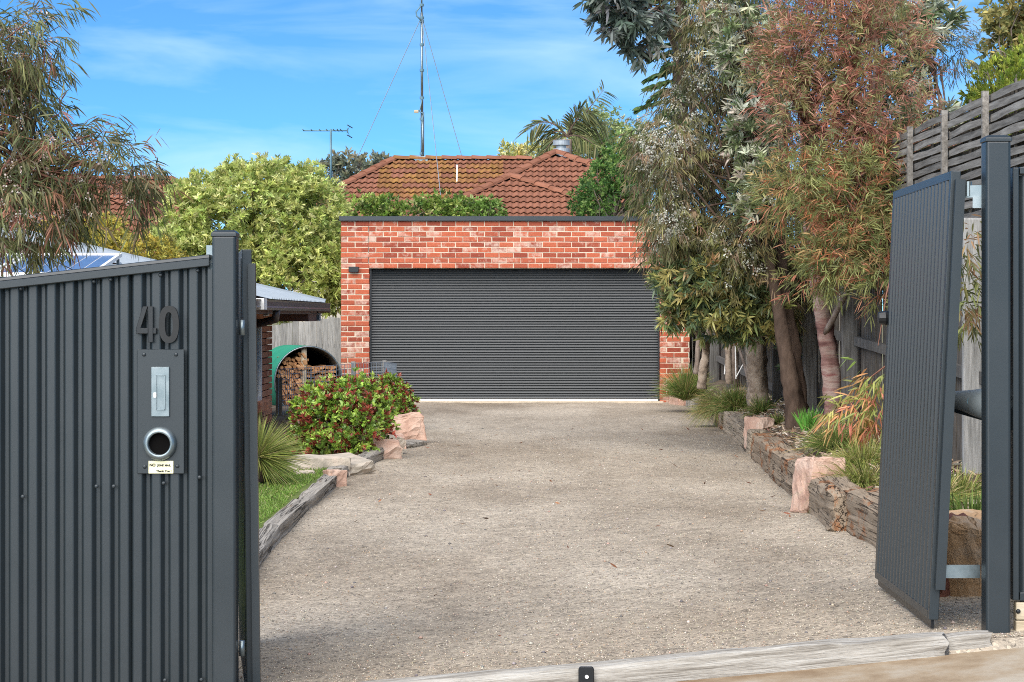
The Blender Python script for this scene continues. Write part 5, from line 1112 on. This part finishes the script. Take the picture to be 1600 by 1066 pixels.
bush('screen_shrub', 'dark green shrub showing through the gaps of the woven screen', 'shrub', P(1440, 520, 24), [Blob(1430, 330, 24, 70, 120, .5), Blob(1350, 360, 25, 60, 110, .5), Blob(1520, 280, 23, 70, 80, .5)], 420, 5, 10, .07, .03, [(.06,.08,.03),(.09,.10,.045)], None, .15, .3)
# tall dark conifer with drooping tiers
t = plant('conifer_tree', P(1060, 520, 36), 'tall dark conifer with drooping tiers behind the blossom tree', 'tree')
trunk([P(1060, 560, 36), P(1062, 200, 36), P(1064, -80, 36)], [.2, .14, .06], BARKD, t, 10)
b_, d_ = [], []
for i in range(64):
    v = -60+i*5.6; L = (40+i*.62)*36/FPX*rnd.uniform(.75, 1.12); a = i*2.4; base = np.array(P(1062, v, 36)); o = np.array([math.cos(a), math.sin(a), -.12])
    for k in range(70):
        s_ = rnd.uniform(.15, 1); side = np.array([-o[1], o[0], 0])*rnd.uniform(-1, 1)*.22*L*(1.15-s_); b_.append(base+o*L*s_+side+np.array([0, 0, -.16*s_*s_*L+rnd.uniform(-.02, .02)])); d_.append(o*.8+side*1.2/max(L, .1)+np.array([rnd.uniform(-.3, .3), rnd.uniform(-.3, .3), rnd.uniform(-.5, .05)]))
link('crown', leaf_mesh('crown', np.array(b_), np.array(d_), .16, .05, pick([(.03,.062,.022),(.045,.085,.03),(.075,.11,.034)], len(b_)), .15), t)
# palm
t = plant('palm_tree', P(886, 420, 58), 'feather palm with arching dark fronds behind the roof flue', 'palm')
trunk([P(887, 420, 58), P(886, 300, 58), P(886, 218, 58)], [.17, .15, .14], BARK, t, 10)
for (mid, tip, rev) in (((855, 172), (824, 205), 0), ((905, 188), (944, 140), 0), ((868, 190), (838, 232), 0), ((915, 190), (952, 196), 0), ((893, 180), (910, 168), 0), ((905, 205), (935, 232), 0), ((872, 205), (850, 238), 0), ((898, 178), (925, 176), 0)):
    o = P(887, 214, 58); m1 = P(*mid, 58+rnd.uniform(-.5, .5)); e1 = P(*tip, 58+rnd.uniform(-.8, .8)); ps = [o.lerp(m1, s).lerp(m1.lerp(e1, s), s) for s in np.linspace(0, 1, 9)]
    fr_ = MB().tube(ps, [.03, .028, .025, .022, .02, .016, .012, .008, .004], 5).build('frond', TWIG, t)
    bb, dd = [], []
    for k in range(110):
        s = rnd.uniform(.12, 1); i = min(7, int(s*8)); q = ps[i].lerp(ps[i+1], s*8-i); ax_ = (ps[i+1]-ps[i]).normalized(); sd = ax_.cross(Vector((0, -1, .3))).normalized()*(1 if k % 2 else -1)
        bb.append(tuple(q)); dd.append(tuple(ax_*.75+sd*.7+Vector((0, rnd.uniform(-.4, .4), -.35))))
    link('leaflets', leaf_mesh('leaflets', np.array(bb), np.array(dd), .46, .035, pick([(.09,.10,.04),(.14,.13,.05),(.06,.08,.035)], len(bb)), .35), fr_)
# red leaved garden shrubs on the left
GS = [(.17,.26,.035),(.27,.36,.07),(.085,.14,.025),(.14,.03,.02),(.26,.06,.035),(.09,.022,.016)]
def redbush(label, base, blobs, k):
    t, cp, tp = bush('red_leaved_shrub', label, 'shrub', base, blobs, k, 6, 9, .052, .019, GS, [3.4,2.2,3,1.7,1.3,.8], .075, .75, .25, 1.25, LEAFG, .03, 'red leaved shrubs by the driveway', shell=.8); return t
redbush('dense green shrub with dark red new leaves behind the pale edging slabs', P(530, 728, 21.3), [Blob(520, 668, 21.3, 62, 54, .55), Blob(570, 655, 21.3, 40, 46, .5), Blob(490, 640, 21.4, 32, 34, .35), Blob(545, 625, 21.5, 50, 34, .4), Blob(480, 690, 21.2, 24, 32, .3), Blob(530, 700, 20.9, 55, 26, .4)], 470)
redbush('second red leaved shrub nearer to the left garage pier', P(592, 690, 27), [Blob(590, 638, 27, 54, 48, .6), Blob(560, 625, 27.2, 28, 28, .4), Blob(610, 615, 27, 28, 26, .3), Blob(615, 655, 26.8, 30, 30, .4), Blob(625, 640, 26.6, 22, 34, .3)], 380)
# grasses
STR = [(.16,.185,.045),(.225,.235,.065),(.095,.125,.03),(.33,.28,.125)]
GRS = [(.105,.15,.035),(.165,.205,.055),(.065,.10,.022),(.27,.22,.095)]
STW = [(.26,.21,.085),(.34,.27,.12),(.18,.19,.06),(.14,.18,.05)]
GT = 'tussock grasses in the garden bed'
t = plant('grass_tree', P(400, 742, 17.6), 'spiky grass tree with a fan of long green blades at the lawn edge', 'grass tree')
c0 = np.array(P(403, 716, 17.6)); n = 1500; d = rdir(n); d[:, 2] = d[:, 2]*.75+.25; L = .45*(.6+.45*RNG.random(n))
link('blades', leaf_mesh('blades', c0+d*.03, d, L, .0055, pick(STR, n, .2, [3,2.4,2,.8]), .14, BLADE, .05), t)
MB().tube([P(403, 752, 17.6), P(403, 714, 17.6)], [.07, .05], 12, wob=.4).build('stem', BARKD, t, True)
def gb(u, v, Y): p = P(u, v, Y); return Vector((p.x, Y, rbed_z(p.x, Y)))
tuft('tussock_grass', gb(1072, 600, 31.5), 2200, .78, .75, GRS, 'fresh green tussock against the right brick pier', group=GT, curv=.4, w=.0055)
tuft('tussock_grass', gb(1125, 640, 27.4), 1800, .66, .9, STW, 'straw coloured tussock spilling over the brown sleeper', group=GT, curv=.75, w=.005, lean=(-.35,-.2))
tuft('tussock_grass', gb(1150, 640, 26.4), 1700, .66, .8, GRS, 'green tussock just right of the straw coloured one', group=GT, curv=.55, w=.005)
tuft('tussock_grass', gb(1190, 650, 24.6), 600, .46, .8, GRS, 'soft green tussock at the foot of the pocked trunk', group=GT, curv=.6, w=.006)
tuft('tussock_grass', gb(1218, 680, 22.4), 350, .26, .8, GRS, 'small tussock beside the white rock on the mulch', group=GT, curv=.5, w=.006)
tuft('strappy_plant', gb(1262, 686, 20.7), 120, .30, .35, [(.10,.26,.04),(.15,.32,.06)], 'upright bright green strappy clump at the base of the dark trunk', 'strappy plant', w=.012, curv=.15)
tuft('tussock_grass', gb(1308, 730, 18.0), 1700, .46, .9, GRS, 'wide green tussock below the pink trunk', group=GT, curv=.55, w=.0045, r0=.12)
tuft('tussock_grass', gb(1350, 770, 16.2), 1500, .44, .9, STR, 'yellow green tussock behind the tall pink rock', group=GT, curv=.6, w=.0045, r0=.12)
tuft('tussock_grass', gb(1345, 800, 14.6), 1500, .5, .9, STR, 'yellowish tussock drooping over the hollowed log', group=GT, curv=.75, w=.0045, lean=(-.35,-.25), r0=.1)
tuft('tussock_grass', gb(1495, 720, 13.3), 700, .40, .8, STR, 'pale green tussock seen in the gap behind the ribbed gate', group=GT, curv=.5, w=.006, r0=.1)
tuft('tussock_grass', gb(1518, 800, 11.6), 800, .42, .8, [(.07,.11,.025),(.12,.16,.04)], 'dark green tussock above the boulders in the gate gap', group=GT, curv=.5, w=.007, r0=.12)
tuft('tussock_grass', gb(1455, 760, 13.0), 700, .40, .8, STR, 'tussock hidden mostly behind the open ribbed gate', group=GT, curv=.5, w=.006, r0=.1)
t = tuft('leafy_weed', P(506, 665, 29.5), 160, .22, .7, [(.12,.26,.03),(.2,.34,.06)], 'low bright green weed growing before the firewood', 'weed', w=.02, curv=.3)
for a, b in (((1150, 592), (1149, 540)), ((1150, 590), (1163, 566)), ((1132, 585), (1134, 562))):
    o = MB().tube([P(*a, 29), P(*b, 29)], .009, 6).build('garden_stake', WHITE); tag(o, {1149: 'upright thin pale stake among the tree trunks', 1163: 'leaning thin pale stake among the tree trunks', 1134: 'short bent pale stake left of the slim trunk'}[b[0]], 'garden stake')
# lawn, mulch, loose gravel, litter
FOL = 1.0
n = 42000; y = 12.6+7.0*RNG.random(n)**.9; x = np.array([lerp_tab(XL, q) for q in y])-.16-1.6*RNG.random(n)**1.2
z = np.array([lyard_z(a, b) for a, b in zip(x, y)]); d = np.stack([RNG.normal(size=n)*.45, RNG.normal(size=n)*.45, np.ones(n)], 1)
o = link('lawn_grass', leaf_mesh('lawn_grass', np.stack([x, y, z-.005], 1), d, .045*(.5+.8*RNG.random(n)), .0055, pick([(.13,.23,.035),(.20,.31,.06),(.27,.32,.10),(.36,.32,.16)], n, .2, [3,3,1.2,.5]), .3, BLADE, .1)); o['kind'] = 'stuff'
n = 9000; y = 10+20*RNG.random(n); e = np.array([lerp_tab(XR, q) for q in y]); x = e+.2+(3.25-e-.15)*RNG.random(n); z = np.array([rbed_z(a, b) for a, b in zip(x, y)])
d = rdir(n); d[:, 2] = np.abs(d[:, 2])*.25
o = link('bark_mulch', leaf_mesh('bark_mulch', np.stack([x, y, z+.004], 1), d, .07*(.4+RNG.random(n)), .014, pick([(.28,.18,.11),(.40,.31,.22),(.17,.10,.065),(.50,.43,.34)], n, .2), .1, PEBBLE, .2)); o['kind'] = 'stuff'
n = 5000; y = 19.7+14*RNG.random(n); x = np.array([lerp_tab(XL, q) for q in y])-.2-1.6*RNG.random(n); z = np.array([lyard_z(a, b) for a, b in zip(x, y)]); d = rdir(n); d[:, 2] = np.abs(d[:, 2])*.25
o = link('garden_litter', leaf_mesh('garden_litter', np.stack([x, y, z+.004], 1), d, .06*(.4+RNG.random(n)), .013, pick([(.24,.17,.11),(.36,.29,.21),(.15,.10,.065),(.16,.2,.06)], n, .2), .1, PEBBLE, .2)); o['kind'] = 'stuff'
def pebbles(name, n, ya, yb, pw, smin, smax, pal, w):
    y = ya+(yb-ya)*RNG.random(n)**pw; a = np.array([lerp_tab(XL, q) for q in y]); b = np.array([lerp_tab(XR, q) for q in y]); x = a+(b-a)*RNG.random(n)
    z = np.array([drive_z(p, q) for p, q in zip(x, y)]); s = smin+(smax-smin)*RNG.random(n)**3
    c = np.array([(1,0,0),(-1,0,0),(0,1,0),(0,-1,0),(0,0,1),(0,0,-1)], float); r = .6+.6*RNG.random((n, 6, 1)); th = RNG.random(n)*6.28
    v = c[None]*r*s[:, None, None]*.5; v[:, :, 2] *= .62; cx_, sx2 = np.cos(th)[:, None], np.sin(th)[:, None]
    vx = v[:, :, 0]*cx_-v[:, :, 1]*sx2; vy = v[:, :, 0]*sx2+v[:, :, 1]*cx_
    V = np.stack([vx+x[:, None], vy+y[:, None], v[:, :, 2]+z[:, None]+s[:, None]*.12], 2).reshape(-1, 3)
    F = np.array([(0,2,4),(2,1,4),(1,3,4),(3,0,4),(2,0,5),(1,2,5),(3,1,5),(0,3,5)]); T = (np.arange(n)*6)[:, None, None]+F[None]
    o = link(name, np_mesh(name, V, [T.reshape(-1, 3)], PEBBLE, np.repeat(pick(pal, n, .14, w), 6, 0))); o['kind'] = 'stuff'
pebbles('loose_gravel', 70000, 8.5, 26, 1.7, .004, .014, [(.44,.385,.305),(.34,.285,.22),(.50,.45,.37),(.15,.135,.12),(.37,.27,.19)], [3,3,.8,1.6,1.2])
pebbles('loose_stones', 1300, 8.5, 30, 1.3, .012, .030, [(.44,.385,.31),(.52,.47,.40),(.16,.145,.14),(.38,.27,.2),(.28,.26,.24)], [2,.8,1.3,.8,1.4])
n = 50; y = 9+18*RNG.random(n); a = np.array([lerp_tab(XL, q) for q in y]); b = np.array([lerp_tab(XR, q) for q in y]); s = RNG.random(n)**.6; x = a+(b-a)*s
d = rdir(n); d[:, 2] = np.abs(d[:, 2])*.2; z = np.array([drive_z(p, q) for p, q in zip(x, y)])+.01
o = link('leaf_litter', leaf_mesh('leaf_litter', np.stack([x, y, z], 1), d, .06, .012, pick([(.20,.08,.045),(.10,.06,.04),(.28,.13,.07)], n, .2), -.1, PEBBLE, .3)); o['kind'] = 'stuff'
